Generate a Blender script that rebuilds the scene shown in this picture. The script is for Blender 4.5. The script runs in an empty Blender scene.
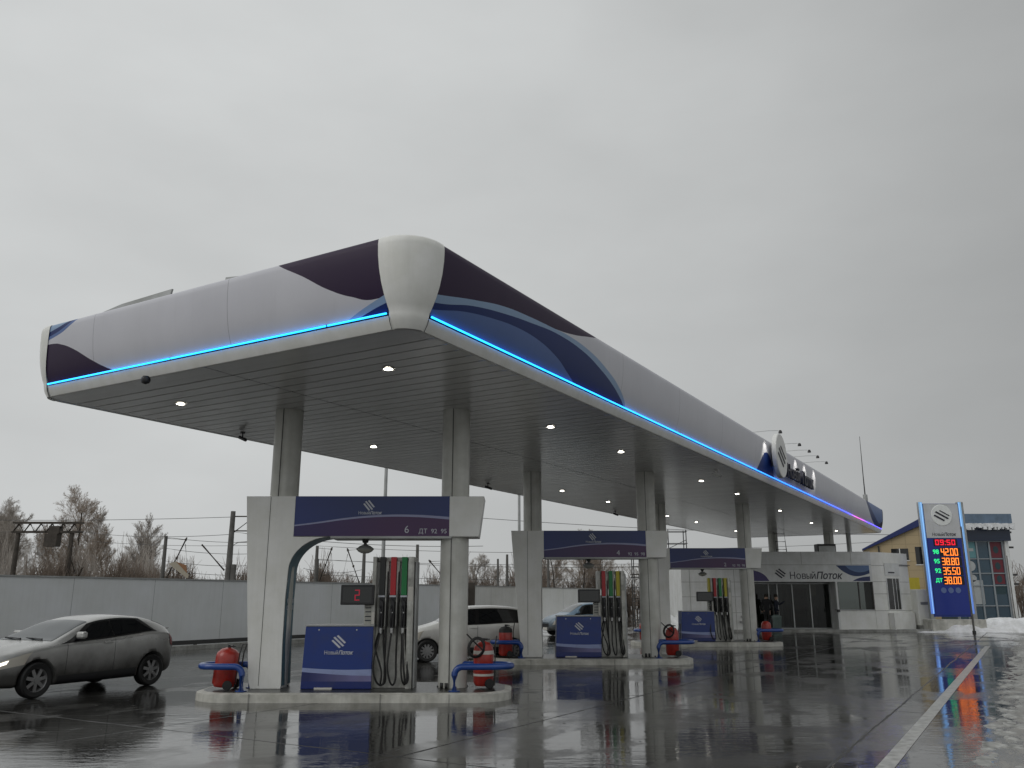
import bpy, bmesh, math, random
from mathutils import Vector, Matrix
rnd = random.Random(7)
S = bpy.context.scene
C = S.collection
R = math.radians
PI = math.pi

# ------------------------------------------------------------------ materials
def nmat(name):
    m = bpy.data.materials.new(name); m.use_nodes = True
    nt = m.node_tree
    return m, nt, nt.nodes['Principled BSDF']

def N(nt, typ, **kw):
    n = nt.nodes.new(typ)
    for k, v in kw.items():
        if k.startswith('i_'):
            key = k[2:]
            n.inputs[int(key) if key.isdigit() else key.replace('_', ' ')].default_value = v
        else:
            setattr(n, k, v)
    return n

def L(nt, a, b): nt.links.new(a, b)

def mix(nt, fac, a, b, blend='MIX'):
    n = nt.nodes.new('ShaderNodeMix'); n.data_type = 'RGBA'; n.blend_type = blend
    for s, v in ((n.inputs[0], fac), (n.inputs[6], a), (n.inputs[7], b)):
        if hasattr(v, 'is_output'): L(nt, v, s)
        elif isinstance(v, (int, float)): s.default_value = v
        else: s.default_value = (*v, 1) if len(v) == 3 else v
    return n.outputs[2]

def mth(nt, op, a, b=None, c=None, clamp=False):
    n = nt.nodes.new('ShaderNodeMath'); n.operation = op; n.use_clamp = clamp
    for i, v in enumerate((a, b, c)):
        if v is None: continue
        if hasattr(v, 'is_output'): L(nt, v, n.inputs[i])
        else: n.inputs[i].default_value = v
    return n.outputs[0]

def ramp(nt, fac, stops):
    n = nt.nodes.new('ShaderNodeValToRGB')
    e = n.color_ramp.elements
    while len(e) < len(stops): e.new(0.5)
    for i, (p, c) in enumerate(stops):
        e[i].position = p
        e[i].color = (c, c, c, 1) if isinstance(c, (int, float)) else (*c, 1)
    L(nt, fac, n.inputs[0])
    return n.outputs[0]

def noise(nt, scale, detail=4, rough=.55, vec=None, scl=None):
    tc = nt.nodes.new('ShaderNodeTexCoord')
    v = vec or tc.outputs['Object']
    if scl:
        mp = nt.nodes.new('ShaderNodeMapping'); mp.inputs['Scale'].default_value = scl
        L(nt, v, mp.inputs[0]); v = mp.outputs[0]
    n = N(nt, 'ShaderNodeTexNoise'); n.inputs['Scale'].default_value = scale
    n.inputs['Detail'].default_value = detail; n.inputs['Roughness'].default_value = rough
    L(nt, v, n.inputs['Vector'])
    return n.outputs[0]

def bump(nt, b, h, strength=.2, dist=.01):
    n = N(nt, 'ShaderNodeBump'); n.inputs['Strength'].default_value = strength; n.inputs['Distance'].default_value = dist
    L(nt, h, n.inputs['Height']); L(nt, n.outputs[0], b.inputs['Normal'])

def dirty(name, col, rough=.4, metal=0., var=.18, scale=2., streak=True, bmp=0., coat=0.):
    """painted / concrete / metal surface with uneven dirt"""
    m, nt, b = nmat(name)
    a = noise(nt, scale, 6, .6)
    d = tuple(c * (1 - var * 1.6) * (.96 if i == 2 else 1) for i, c in enumerate(col))
    u = tuple(min(1, c * (1 + var * .3)) for c in col)
    f = ramp(nt, a, [(.3, 0), (.68, 1)])
    out = mix(nt, f, d, u)
    if streak:
        s = noise(nt, 1.0, 5, .6, scl=(9, 9, .5))
        sf = ramp(nt, s, [(.45, 0), (.75, 1)])
        out = mix(nt, mth(nt, 'MULTIPLY', sf, var * 1.6), out, tuple(c * .45 for c in col))
    L(nt, out, b.inputs['Base Color'])
    r = noise(nt, scale * 3, 4)
    L(nt, mth(nt, 'MULTIPLY_ADD', r, .25, rough - .12), b.inputs['Roughness'])
    b.inputs['Metallic'].default_value = metal
    if coat: b.inputs['Coat Weight'].default_value = coat; b.inputs['Coat Roughness'].default_value = .08
    if bmp: bump(nt, b, noise(nt, 60, 3), bmp, .004)
    return m

def plain(name, col, rough=.5, metal=0., coat=0.):
    m, nt, b = nmat(name)
    a = noise(nt, 8, 3)
    L(nt, mix(nt, a, tuple(c * .85 for c in col), tuple(min(1, c * 1.1) for c in col)), b.inputs['Base Color'])
    b.inputs['Roughness'].default_value = rough; b.inputs['Metallic'].default_value = metal
    b.inputs['Coat Weight'].default_value = coat
    return m

def glow(name, col, st):
    m, nt, b = nmat(name)
    b.inputs['Base Color'].default_value = (*[min(1, c * .6) for c in col], 1)
    b.inputs['Emission Color'].default_value = (*col, 1); b.inputs['Emission Strength'].default_value = st
    return m

def glassy(name, col, rough=.04, trans=0.):
    m, nt, b = nmat(name)
    b.inputs['Base Color'].default_value = (*col, 1); b.inputs['Roughness'].default_value = rough
    b.inputs['Specular IOR Level'].default_value = .6
    if trans:
        t = N(nt, 'ShaderNodeBsdfTransparent'); t.inputs[0].default_value = (.62, .66, .64, 1)
        mx = N(nt, 'ShaderNodeMixShader'); mx.inputs[0].default_value = trans
        L(nt, b.outputs[0], mx.inputs[1]); L(nt, t.outputs[0], mx.inputs[2])
        L(nt, mx.outputs[0], nt.nodes['Material Output'].inputs[0])
    return m

def fcurve(nt, x, pts, xr, yr):
    """threshold curve: x in metres -> y in metres through pts"""
    n = N(nt, 'ShaderNodeFloatCurve')
    xs = mth(nt, 'MULTIPLY_ADD', x, 1 / (xr[1] - xr[0]), -xr[0] / (xr[1] - xr[0]), clamp=True)
    L(nt, xs, n.inputs['Value'])
    cv = n.mapping.curves[0]
    q = [((px - xr[0]) / (xr[1] - xr[0]), (py - yr[0]) / (yr[1] - yr[0])) for px, py in pts]
    cv.points[0].location = q[0]; cv.points[1].location = q[-1]
    for a in q[1:-1]: cv.points.new(*a)
    n.mapping.use_clip = False
    n.mapping.update()
    return mth(nt, 'MULTIPLY_ADD', n.outputs[0], yr[1] - yr[0], yr[0])

M = {}
M['white'] = dirty('white_cladding', (.84, .84, .815), .38, var=.07)
M['white2'] = dirty('white_panel', (.72, .73, .73), .42, var=.10)
M['ral'] = dirty('column_paint', (.66, .66, .62), .4, var=.14)
M['concrete'] = dirty('island_concrete', (.60, .59, .54), .6, var=.25, scale=3, bmp=.3)
M['kerb'] = dirty('kerb_concrete', (.38, .38, .36), .6, var=.3, scale=3, bmp=.3)
M['plinth'] = dirty('wet_plinth_top', (.05, .05, .047), .3, var=.4, scale=4)
M['blackr'] = plain('black_rubber', (.012, .012, .012), .55)
M['blackp'] = plain('black_plastic', (.015, .015, .017), .35)
M['darkm'] = plain('dark_metal', (.05, .05, .05), .5, .3)
M['galv'] = dirty('galvanised_steel', (.42, .43, .43), .45, .5, streak=False)
M['chrome'] = plain('brushed_steel', (.55, .55, .54), .25, .9)
M['railblue'] = plain('blue_rail_paint', (.012, .06, .28), .3, coat=.4)
M['red'] = dirty('red_paint', (.42, .028, .018), .35, var=.25, scale=6, coat=.3, streak=False)
M['whiteband'] = plain('white_label', (.62, .6, .55), .5)
M['navy'] = plain('navy_paint', (.012, .025, .13), .35)
M['letw'] = plain('white_lettering', (.60, .62, .68), .5)
M['letd'] = plain('dark_lettering', (.02, .02, .035), .45)
M['pred'] = plain('red_panel', (.5, .02, .03), .35)
M['pgreen'] = plain('green_panel', (.01, .22, .06), .35)
M['pyellow'] = plain('yellow_panel', (.55, .48, .03), .35)
M['pblack'] = plain('black_panel', (.012, .013, .013), .35)
M['teal'] = dirty('teal_panel', (.02, .13, .19), .4, var=.15)
M['grime'] = dirty('dispenser_steel', (.62, .62, .58), .42, .2, var=.35, scale=5)
M['rust'] = dirty('dark_rusty_steel', (.085, .072, .06), .7, .2, var=.3)
M['pole'] = dirty('concrete_pole', (.16, .155, .145), .8, var=.3)
M['wire'] = plain('wire_black', (.09, .09, .09), .6)
M['snow'] = dirty('dirty_snow', (.80, .81, .83), .75, var=.18, scale=3, streak=False, bmp=.5)
M['slush'] = dirty('grey_slush', (.40, .40, .38), .6, var=.45, scale=7, streak=False, bmp=.6)
M['line'] = dirty('worn_white_road_paint', (.42, .42, .40), .35, var=.4, scale=7, streak=False)
M['tyre'] = plain('tyre_rubber', (.013, .013, .013), .6)
M['rim'] = plain('alloy', (.25, .25, .25), .4, .5)
M['carglass'] = glassy('car_glass', (.008, .009, .010), .03)
M['windscreen'] = glassy('windscreen_glass', (.05, .06, .065), .03)
M['seam'] = plain('seam_dark', (.008, .008, .008), .35)
M['lamp_amber'] = glassy('headlamp_lens', (.45, .42, .36), .1)
M['tail'] = glassy('tail_lens', (.25, .01, .01), .1)
M['lampon'] = glow('lit_lamp', (1, .95, .85), 14)
M['headon'] = glow('lit_headlamp', (1, .93, .8), 2.5)
M['skin'] = plain('skin', (.45, .28, .2), .5)
M['cloth'] = plain('black_cloth', (.012, .012, .014), .9)
M['cloth2'] = plain('dark_blue_cloth', (.02, .025, .04), .9)
M['hair'] = plain('dark_hair', (.02, .015, .01), .8)
M['yellow'] = dirty('yellow_board', (.55, .45, .04), .5, var=.15)
M['bin'] = dirty('grey_green_bin', (.15, .2, .19), .5)
def muddy(name, col, rough, metal, mud=(.035, .032, .028)):
    m, nt, b = nmat(name)
    tc = N(nt, 'ShaderNodeTexCoord'); sp = N(nt, 'ShaderNodeSeparateXYZ'); L(nt, tc.outputs['Object'], sp.inputs[0])
    f = mth(nt, 'ADD', sp.outputs[2], mth(nt, 'MULTIPLY_ADD', noise(nt, 3, 5, .6), .36, -.18))
    f = ramp(nt, f, [(.38, 1), (1.0, 0)])
    c = mix(nt, noise(nt, 2.5, 5), tuple(v * .8 for v in col), col)
    L(nt, mix(nt, mth(nt, 'MULTIPLY', f, .92), c, mud), b.inputs['Base Color'])
    L(nt, mth(nt, 'MULTIPLY_ADD', f, .35, rough), b.inputs['Roughness'])
    b.inputs['Metallic'].default_value = metal; b.inputs['Coat Weight'].default_value = .35; b.inputs['Coat Roughness'].default_value = .15
    return m
M['silver'] = muddy('silver_car_paint', (.50, .50, .485), .25, .45)
M['carwhite'] = muddy('white_car_paint', (.80, .80, .77), .3, 0, (.28, .27, .24))
M['carblue'] = muddy('grey_blue_car_paint', (.16, .25, .34), .3, .2, (.08, .08, .075))

def bark_mat(name, col):
    m, nt, b = nmat(name)
    a = noise(nt, 1.5, 4)
    L(nt, mix(nt, a, tuple(c * .6 for c in col), tuple(c * 1.3 for c in col)), b.inputs['Base Color'])
    b.inputs['Roughness'].default_value = .9
    return m
M['twig1'] = bark_mat('grey_brown_twigs', (.44, .40, .36))  # both twig colours are paled to stand in for distance haze
M['twig2'] = bark_mat('red_brown_twigs', (.40, .33, .27))
M['trunk'] = bark_mat('dark_bark', (.085, .075, .065))
M['scrub'] = bark_mat('brown_scrub', (.19, .15, .12))

# ------------------------------------------------------------------ mesh builder
def basis(d):
    d = d.normalized()
    up = Vector((0, 0, 1)) if abs(d.z) < .95 else Vector((1, 0, 0))
    x = d.cross(up).normalized(); y = x.cross(d).normalized()
    return x, y

class MB:
    def __init__(s): s.v = []; s.f = []; s.smooth = set()
    def add(s, vs, fs, smooth=False):
        o = len(s.v); s.v += [tuple(v) for v in vs]
        for f in fs:
            if smooth: s.smooth.add(len(s.f))
            s.f.append(tuple(i + o for i in f))
        return s
    def box(s, x0, x1, y0, y1, z0, z1):
        vs = [(x, y, z) for x in (x0, x1) for y in (y0, y1) for z in (z0, z1)]
        return s.add(vs, [(0, 1, 3, 2), (4, 6, 7, 5), (0, 4, 5, 1), (2, 3, 7, 6), (0, 2, 6, 4), (1, 5, 7, 3)])
    def obox(s, c, sx, sy, sz, rot=0, tilt=0):
        m = Matrix.Translation(c) @ Matrix.Rotation(rot, 4, 'Z') @ Matrix.Rotation(tilt, 4, 'X')
        vs = [m @ Vector((x * sx / 2, y * sy / 2, z * sz / 2)) for x in (-1, 1) for y in (-1, 1) for z in (-1, 1)]
        return s.add(vs, [(0, 1, 3, 2), (4, 6, 7, 5), (0, 4, 5, 1), (2, 3, 7, 6), (0, 2, 6, 4), (1, 5, 7, 3)])
    def prism(s, poly, t0, t1, axis='y'):
        """poly in (x,z) extruded along y, or (x,y) extruded along z, or (y,z) extruded along x"""
        n = len(poly)
        def P(a, b, t): return {'y': (a, t, b), 'z': (a, b, t), 'x': (t, a, b)}[axis]
        vs = [P(a, b, t0) for a, b in poly] + [P(a, b, t1) for a, b in poly]
        fs = [tuple(range(n)), tuple(range(2 * n - 1, n - 1, -1))]
        fs += [(i, i + n, (i + 1) % n + n, (i + 1) % n) for i in range(n)]
        return s.add(vs, fs)
    def cyl(s, p0, p1, r0, r1=None, n=16, caps=True):
        r1 = r0 if r1 is None else r1
        p0 = Vector(p0); p1 = Vector(p1); x, y = basis(p1 - p0)
        vs = []
        for p, r in ((p0, r0), (p1, r1)):
            vs += [p + (x * math.cos(2 * PI * i / n) + y * math.sin(2 * PI * i / n)) * r for i in range(n)]
        s.add(vs, [(i, (i + 1) % n, (i + 1) % n + n, i + n) for i in range(n)], n > 6)
        if caps: s.add(vs, [tuple(range(n - 1, -1, -1)), tuple(range(n, 2 * n))])
        return s
    def tube(s, pts, r, n=10, closed=False):
        pts = [Vector(p) for p in pts]; k = len(pts)
        rs = r if isinstance(r, (list, tuple)) else [r] * k
        vs = []; px = None
        for i, p in enumerate(pts):
            if closed: d = pts[(i + 1) % k] - pts[i - 1]
            else: d = pts[min(i + 1, k - 1)] - pts[max(i - 1, 0)]
            if px is None: x, y = basis(d)
            else:
                d = d.normalized(); x = (px - d * px.dot(d)).normalized(); y = d.cross(x)
            px = x
            vs += [p + (x * math.cos(2 * PI * j / n) + y * math.sin(2 * PI * j / n)) * rs[i] for j in range(n)]
        fs = []
        for i in range(k if closed else k - 1):
            a = i * n; b = ((i + 1) % k) * n
            fs += [(a + j, a + (j + 1) % n, b + (j + 1) % n, b + j) for j in range(n)]
        s.add(vs, fs, n > 4)
        if not closed: s.add(vs, [tuple(range(n - 1, -1, -1)), tuple(range((k - 1) * n, k * n))])
        return s
    def lathe(s, prof, c=(0, 0, 0), axis='z', n=24):
        vs = []
        for r, h in prof:
            for j in range(n):
                a = 2 * PI * j / n; u = r * math.cos(a); w = r * math.sin(a)
                p = {'z': (u, w, h), 'y': (u, h, w), 'x': (h, u, w)}[axis]
                vs.append((p[0] + c[0], p[1] + c[1], p[2] + c[2]))
        fs = []
        for i in range(len(prof) - 1):
            fs += [(i * n + j, i * n + (j + 1) % n, (i + 1) * n + (j + 1) % n, (i + 1) * n + j) for j in range(n)]
        return s.add(vs, fs, True)
    def grid(s, rows, smooth=True, flip=False):
        nr = len(rows); nc = len(rows[0]); vs = [p for r in rows for p in r]
        fs = []
        for i in range(nr - 1):
            for j in range(nc - 1):
                q = (i * nc + j, i * nc + j + 1, (i + 1) * nc + j + 1, (i + 1) * nc + j)
                fs.append(q[::-1] if flip else q)
        return s.add(vs, fs, smooth)
    def build(s, name, mat, parent=None, bevel=0., loc=None, fix=True, weld=False):
        me = bpy.data.meshes.new(name); me.from_pydata(s.v, [], s.f)
        me.materials.append(mat)
        sm = [False] * len(s.f)
        for i in s.smooth: sm[i] = True
        me.polygons.foreach_set('use_smooth', sm)
        bm = bmesh.new(); bm.from_mesh(me)
        if weld or s.smooth: bmesh.ops.remove_doubles(bm, verts=bm.verts, dist=1e-5)
        if fix: bmesh.ops.recalc_face_normals(bm, faces=bm.faces)
        for e in bm.edges:
            if len(e.link_faces) == 2 and e.calc_face_angle(0) > R(38): e.smooth = False
        bm.to_mesh(me); bm.free(); me.update()
        o = bpy.data.objects.new(name, me); C.objects.link(o)
        if parent: o.parent = parent
        if loc: o.location = loc
        if bevel:
            md = o.modifiers.new('edge', 'BEVEL'); md.width = bevel; md.segments = 2; md.limit_method = 'ANGLE'; md.angle_limit = R(40)
        return o

def tag(o, label=None, cat=None, group=None, kind=None):
    if label: o['label'] = label
    if cat: o['category'] = cat
    if group: o['group'] = group
    if kind: o['kind'] = kind
    return o
def thing(name, label, cat, loc=(0, 0, 0), rz=0, group=None):
    o = bpy.data.objects.new(name, None); C.objects.link(o); o.empty_display_size = .3
    o.location = loc; o.rotation_euler = (0, 0, rz)
    return tag(o, label, cat, group)
def copy_tree(o, parent=None):
    c = o.copy(); C.objects.link(c); c.parent = parent
    for ch in [q for q in bpy.data.objects if q.parent == o]: copy_tree(ch, c)
    return c

def text(name, body, size, mat, parent, loc, rot=(PI / 2, 0, 0), ext=.003, shear=0., bold=0., align='CENTER', sx=1.):
    cu = bpy.data.curves.new(name, 'FONT'); cu.body = body; cu.size = size; cu.extrude = ext
    cu.align_x = align; cu.align_y = 'CENTER'; cu.shear = shear; cu.offset = bold; cu.resolution_u = 3
    ob = bpy.data.objects.new('tmp', cu); C.objects.link(ob)
    dg = bpy.context.evaluated_depsgraph_get(); dg.update()
    me = bpy.data.meshes.new_from_object(ob.evaluated_get(dg)); bpy.data.objects.remove(ob)
    me.name = name; me.materials.clear(); me.materials.append(mat)
    o = bpy.data.objects.new(name, me); C.objects.link(o)
    o.parent = parent; o.location = loc; o.rotation_euler = rot; o.scale = (sx, 1, 1)
    return o

def first_word(size, mat, parent, loc, rot=(PI / 2, 0, 0), ext=.003, align='LEFT', sx=1.):
    """the first word of the station name; the letter between 'в' and 'й' is drawn from bars and a bowl"""
    def tmesh(body):
        o = text('tmp', body, size, mat, None, (0, 0, 0), (0, 0, 0), ext, 0, 0, 'LEFT')
        v = [tuple(q.co) for q in o.data.vertices]; f = [tuple(p.vertices) for p in o.data.polygons]
        bpy.data.objects.remove(o); return v, f
    mb = MB(); v, f = tmesh('Нов'); mb.add(v, f); x = max(q[0] for q in v) + .07 * size
    v2, f2 = tmesh('в'); y0 = min(q[1] for q in v2); h = max(q[1] for q in v2) - y0
    t = .075 * size; bw = .30 * size; bh = h * .56
    def bar(a, b, c, d): mb.add([(p, q, r) for p in (a, b) for q in (c, d) for r in (-ext, ext)], [(0, 1, 3, 2), (4, 6, 7, 5), (0, 4, 5, 1), (2, 3, 7, 6), (0, 2, 6, 4), (1, 5, 7, 3)])
    bar(x, x + t, y0, y0 + h)
    n = 10; out = [(x + t, y0 + bh), (x + bw - bh / 2, y0 + bh)]; inn = [(x + t, y0 + bh - t * .9), (x + bw - bh / 2, y0 + bh - t * .9)]
    for k in range(1, n):
        a = PI / 2 - PI * k / n; cx = x + bw - bh / 2; cy = y0 + bh / 2
        out.append((cx + bh / 2 * math.cos(a), cy + bh / 2 * math.sin(a))); inn.append((cx + (bh / 2 - t) * math.cos(a), cy + (bh / 2 - t * .9) * math.sin(a)))
    out += [(x + bw - bh / 2, y0), (x + t, y0)]; inn += [(x + bw - bh / 2, y0 + t * .9), (x + t, y0 + t * .9)]
    m = len(out)
    for k in range(m - 1):
        q = [out[k], out[k + 1], inn[k + 1], inn[k]]
        mb.add([(a, b, z) for z in (-ext, ext) for a, b in q], [(0, 1, 2, 3), (7, 6, 5, 4), (0, 4, 5, 1), (2, 6, 7, 3)])
    x += bw + .08 * size; bar(x, x + t, y0, y0 + h); x += t + .09 * size
    v, f = tmesh('й'); x0 = min(q[0] for q in v); mb.add([(q[0] - x0 + x, q[1], q[2]) for q in v], f)
    x += max(q[0] for q in v) - x0
    if align == 'RIGHT': mb.v = [(q[0] - x - .05 * size, q[1], q[2]) for q in mb.v]
    o = mb.build('lettering', mat, parent, loc=loc); o.rotation_euler = rot; o.scale = (sx, 1, 1)
    return o

def brand_text(parent, loc, size, mat, rot=(PI / 2, 0, 0), ext=.003):
    """two-word name: upright first word, slanted bold second word"""
    w = size * 2.05
    c, s_ = math.cos(rot[2]), math.sin(rot[2])
    a = first_word(size * .93, mat, parent, loc, rot, ext, 'RIGHT', .92)
    b = text('lettering', 'Поток', size * .93, mat, parent, loc, rot, ext, .28, size * .02, 'LEFT', .92)
    return a, b

def logo_bars(parent, loc, h, mat, rz=0, ang=R(-38), thick=.004, name='logo', plane_y=True):
    """three slanted bars, stepped"""
    o = MB()
    ln = h * .95; t = h * .15
    for k, (off, l0, l1) in enumerate(((.27, -.40, .46), (0, -.52, .52), (-.27, -.46, .40))):
        d = Vector((math.cos(ang), math.sin(ang))); n = Vector((-d.y, d.x))
        c = n * off * h
        p0 = c + d * l0 * ln; p1 = c + d * l1 * ln
        q = [p0 + n * t / 2, p1 + n * t / 2 + d * t * .3, p1 - n * t / 2, p0 - n * t / 2 - d * t * .3]
        o.prism([(p.x, p.y) for p in q], -thick, 0)
    ob = o.build(name, mat, parent, loc=loc); ob.rotation_euler = (0, 0, rz)
    return ob

# ------------------------------------------------------------------ world, sun, camera
W = bpy.data.worlds.new('World'); S.world = W; W.use_nodes = True
nt = W.node_tree; bg = nt.nodes['Background']
SUN_EL, SUN_AZ = R(38), R(-120)     # azimuth measured from +Y towards +X
sky = N(nt, 'ShaderNodeTexSky', sky_type='NISHITA', sun_disc=False)
sky.sun_elevation = SUN_EL; sky.sun_rotation = SUN_AZ
hsv = N(nt, 'ShaderNodeHueSaturation'); hsv.inputs['Saturation'].default_value = .15
L(nt, sky.outputs[0], hsv.inputs['Color'])
tc = N(nt, 'ShaderNodeTexCoord')
dirv = tc.outputs['Generated']
sep = N(nt, 'ShaderNodeSeparateXYZ'); L(nt, dirv, sep.inputs[0])
n1 = noise(nt, 2.2, 5, .5, vec=dirv, scl=(1, 1, 2.2))
n2 = noise(nt, 6.0, 4, .5, vec=dirv, scl=(1, 1, 3.0))
dp = N(nt, 'ShaderNodeVectorMath', operation='DOT_PRODUCT'); L(nt, dirv, dp.inputs[0]); dp.inputs[1].default_value = (-.52, .62, .58)
g = ramp(nt, dp.outputs['Value'], [(.0, 3.0), (.35, 3.5), (.75, 5.4), (1, 6.3)])
w1 = mth(nt, 'MULTIPLY_ADD', n1, .40, .81)
w2 = mth(nt, 'MULTIPLY_ADD', n2, .08, .96)
gg = mth(nt, 'MULTIPLY', mth(nt, 'MULTIPLY', g, w1), w2)
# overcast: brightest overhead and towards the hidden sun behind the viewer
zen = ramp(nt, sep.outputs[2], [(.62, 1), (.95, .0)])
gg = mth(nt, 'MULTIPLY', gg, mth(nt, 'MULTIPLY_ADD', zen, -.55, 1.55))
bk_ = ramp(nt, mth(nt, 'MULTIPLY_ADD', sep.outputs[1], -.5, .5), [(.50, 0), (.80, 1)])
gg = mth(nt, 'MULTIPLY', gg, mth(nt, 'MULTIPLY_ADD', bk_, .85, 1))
cc = N(nt, 'ShaderNodeCombineColor')
L(nt, mth(nt, 'MULTIPLY', gg, .985), cc.inputs[0]); L(nt, mth(nt, 'MULTIPLY', gg, 1.01), cc.inputs[1]); L(nt, mth(nt, 'MULTIPLY', gg, 1.01), cc.inputs[2])
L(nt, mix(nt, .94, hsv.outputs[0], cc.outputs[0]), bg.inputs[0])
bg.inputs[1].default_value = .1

sl = bpy.data.lights.new('overcast_sun', 'SUN'); sl.energy = .5; sl.angle = R(35); sl.color = (1, .97, .93)
so = bpy.data.objects.new('overcast_sun', sl); C.objects.link(so)
sd = Vector((math.sin(SUN_AZ) * math.cos(SUN_EL), math.cos(SUN_AZ) * math.cos(SUN_EL), math.sin(SUN_EL)))
so.rotation_euler = sd.to_track_quat('Z', 'Y').to_euler(); so.location = (0, 0, 30)

cam = bpy.data.cameras.new('camera'); co = bpy.data.objects.new('camera', cam); C.objects.link(co)
co.location = (0, 0, 1.7); co.rotation_euler = (PI / 2 + math.atan(214 / 850), 0, 0)
cam.sensor_width = 36; cam.lens = 850 / 1024 * 36; cam.clip_end = 2000; cam.clip_start = .05
S.camera = co
S.view_settings.view_transform = 'Standard'; S.view_settings.look = 'None'; S.view_settings.exposure = 0; S.view_settings.gamma = 1

# ------------------------------------------------------------------ canopy frame
AZ = R(30.5)
A = Vector((math.sin(AZ), math.cos(AZ), 0)); B = Vector((-A.y, A.x, 0))
P0 = Vector((-1.36, 10.79, 0)); RZ = PI / 2 - AZ
LEN, WID = 43.0, 8.26
def cw(a, b, z=0): return P0 + A * a + B * b + Vector((0, 0, z))
def cl(x, y):
    d = Vector((x, y, 0)) - P0
    return d.dot(A), d.dot(B)

# ------------------------------------------------------------------ ground
def asphalt():
    m, nt, b = nmat('wet_asphalt')
    tc = N(nt, 'ShaderNodeTexCoord'); o = tc.outputs['Object']
    mp = N(nt, 'ShaderNodeMapping'); mp.vector_type = 'TEXTURE'
    mp.inputs['Location'].default_value = (P0.x, P0.y, 0); mp.inputs['Rotation'].default_value = (0, 0, RZ)
    L(nt, o, mp.inputs[0])
    sp = N(nt, 'ShaderNodeSeparateXYZ')
    wob = noise(nt, .7, 3, vec=o)
    L(nt, mp.outputs[0], sp.inputs[0])
    wv = mth(nt, 'MULTIPLY_ADD', wob, .10, -.05)
    def joint(c, off, step, w):
        t = mth(nt, 'ADD', mth(nt, 'ADD', c, -off), wv)
        t = mth(nt, 'MODULO', mth(nt, 'ADD', t, step * 50 + step / 2), step)
        t = mth(nt, 'ABSOLUTE', mth(nt, 'ADD', t, -step / 2))
        return mth(nt, 'LESS_THAN', t, w)
    jn = noise(nt, 3, 4, vec=o)
    jw = mth(nt, 'MULTIPLY_ADD', jn, .055, -.010)
    j = mth(nt, 'MAXIMUM', joint(sp.outputs[0], -.54, 7, jw), joint(sp.outputs[1], -.44, 4.2, jw))
    fine = noise(nt, 90, 3, .6, vec=o)
    mid = noise(nt, 1.3, 6, .6, vec=o)
    mid2 = noise(nt, .35, 5, .6, vec=mp.outputs[0], scl=(1, 1.6, 1))
    pud = ramp(nt, mid2, [(.49, 1), (.545, 0)])            # standing water
    spots = ramp(nt, noise(nt, 5, 5, .7, vec=o), [(.62, 0), (.68, 1)])
    spots = mth(nt, 'MULTIPLY', spots, ramp(nt, noise(nt, .5, 3, vec=o), [(.5, 0), (.6, 1)]))
    col = mix(nt, mid, (.020, .0195, .018), (.055, .053, .048))
    col = mix(nt, mth(nt, 'MULTIPLY', fine, .5), col, (.065, .063, .058))
    col = mix(nt, mth(nt, 'MULTIPLY', pud, .5), col, (.018, .018, .017))
    col = mix(nt, mth(nt, 'MULTIPLY', j, .6), col, (.012, .012, .012))
    # film of pale grit where vehicles don't wash it away (towards the wall)
    L(nt, col, b.inputs['Base Color'])
    ro = mth(nt, 'MULTIPLY_ADD', mid, .42, -.03)
    ro = mth(nt, 'MAXIMUM', ro, .035)
    ro = mth(nt, 'MULTIPLY', ro, mth(nt, 'MULTIPLY_ADD', pud, -.9, 1))
    ro = mth(nt, 'ADD', ro, mth(nt, 'MULTIPLY', mth(nt, 'MAXIMUM', j, spots), .45))
    ro = mth(nt, 'MAXIMUM', ro, .02)
    # half melted slush lying along the edge line
    sd_ = mth(nt, 'ABSOLUTE', mth(nt, 'ADD', sp.outputs[1], 6.45))
    sf = mth(nt, 'MULTIPLY_ADD', sd_, -1 / .8, 1)
    sn = noise(nt, 1.7, 8, .68, vec=mp.outputs[0], scl=(.7, 2.2, 1))
    sm_ = ramp(nt, mth(nt, 'ADD', mth(nt, 'MULTIPLY', sf, .55), mth(nt, 'MULTIPLY_ADD', sn, 2.0, -1.0)), [(.16, 0), (.55, 1)])
    sm_ = mth(nt, 'MULTIPLY', sm_, mth(nt, 'GREATER_THAN', sf, -.35))
    sm_ = mth(nt, 'MULTIPLY', sm_, .85)
    L(nt, mix(nt, sm_, col, (.27, .26, .235)), b.inputs['Base Color'])
    ro = mth(nt, 'ADD', ro, mth(nt, 'MULTIPLY', sm_, .42))
    L(nt, ro, b.inputs['Roughness'])
    b.inputs['IOR'].default_value = 1.40
    b.inputs['Specular IOR Level'].default_value = .75
    rip = noise(nt, 2.4, 3, .5, vec=o, scl=(.7, 1.3, 1))
    rip2 = noise(nt, 4.6, 4, .62, vec=o, scl=(.55, 1.5, 1))
    h = mth(nt, 'ADD', mth(nt, 'MULTIPLY', rip, .55), mth(nt, 'MULTIPLY', rip2, 1.25))
    dry = mth(nt, 'MULTIPLY_ADD', pud, -.92, 1)
    h = mth(nt, 'ADD', h, mth(nt, 'MULTIPLY', mth(nt, 'MULTIPLY', fine, dry), .035))
    h = mth(nt, 'ADD', h, mth(nt, 'MULTIPLY', mth(nt, 'MULTIPLY', noise(nt, 22, 3, vec=o), dry), .09))
    h = mth(nt, 'ADD', h, mth(nt, 'MULTIPLY', mth(nt, 'MAXIMUM', j, spots), -.2))
    bump(nt, b, h, .30, .007)
    return m
g_ = MB(); g_.add([(-500, -60, 0), (500, -60, 0), (500, 700, 0), (-500, 700, 0)], [(0, 1, 2, 3)])
tag(g_.build('ground', asphalt()), kind='structure')

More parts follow.
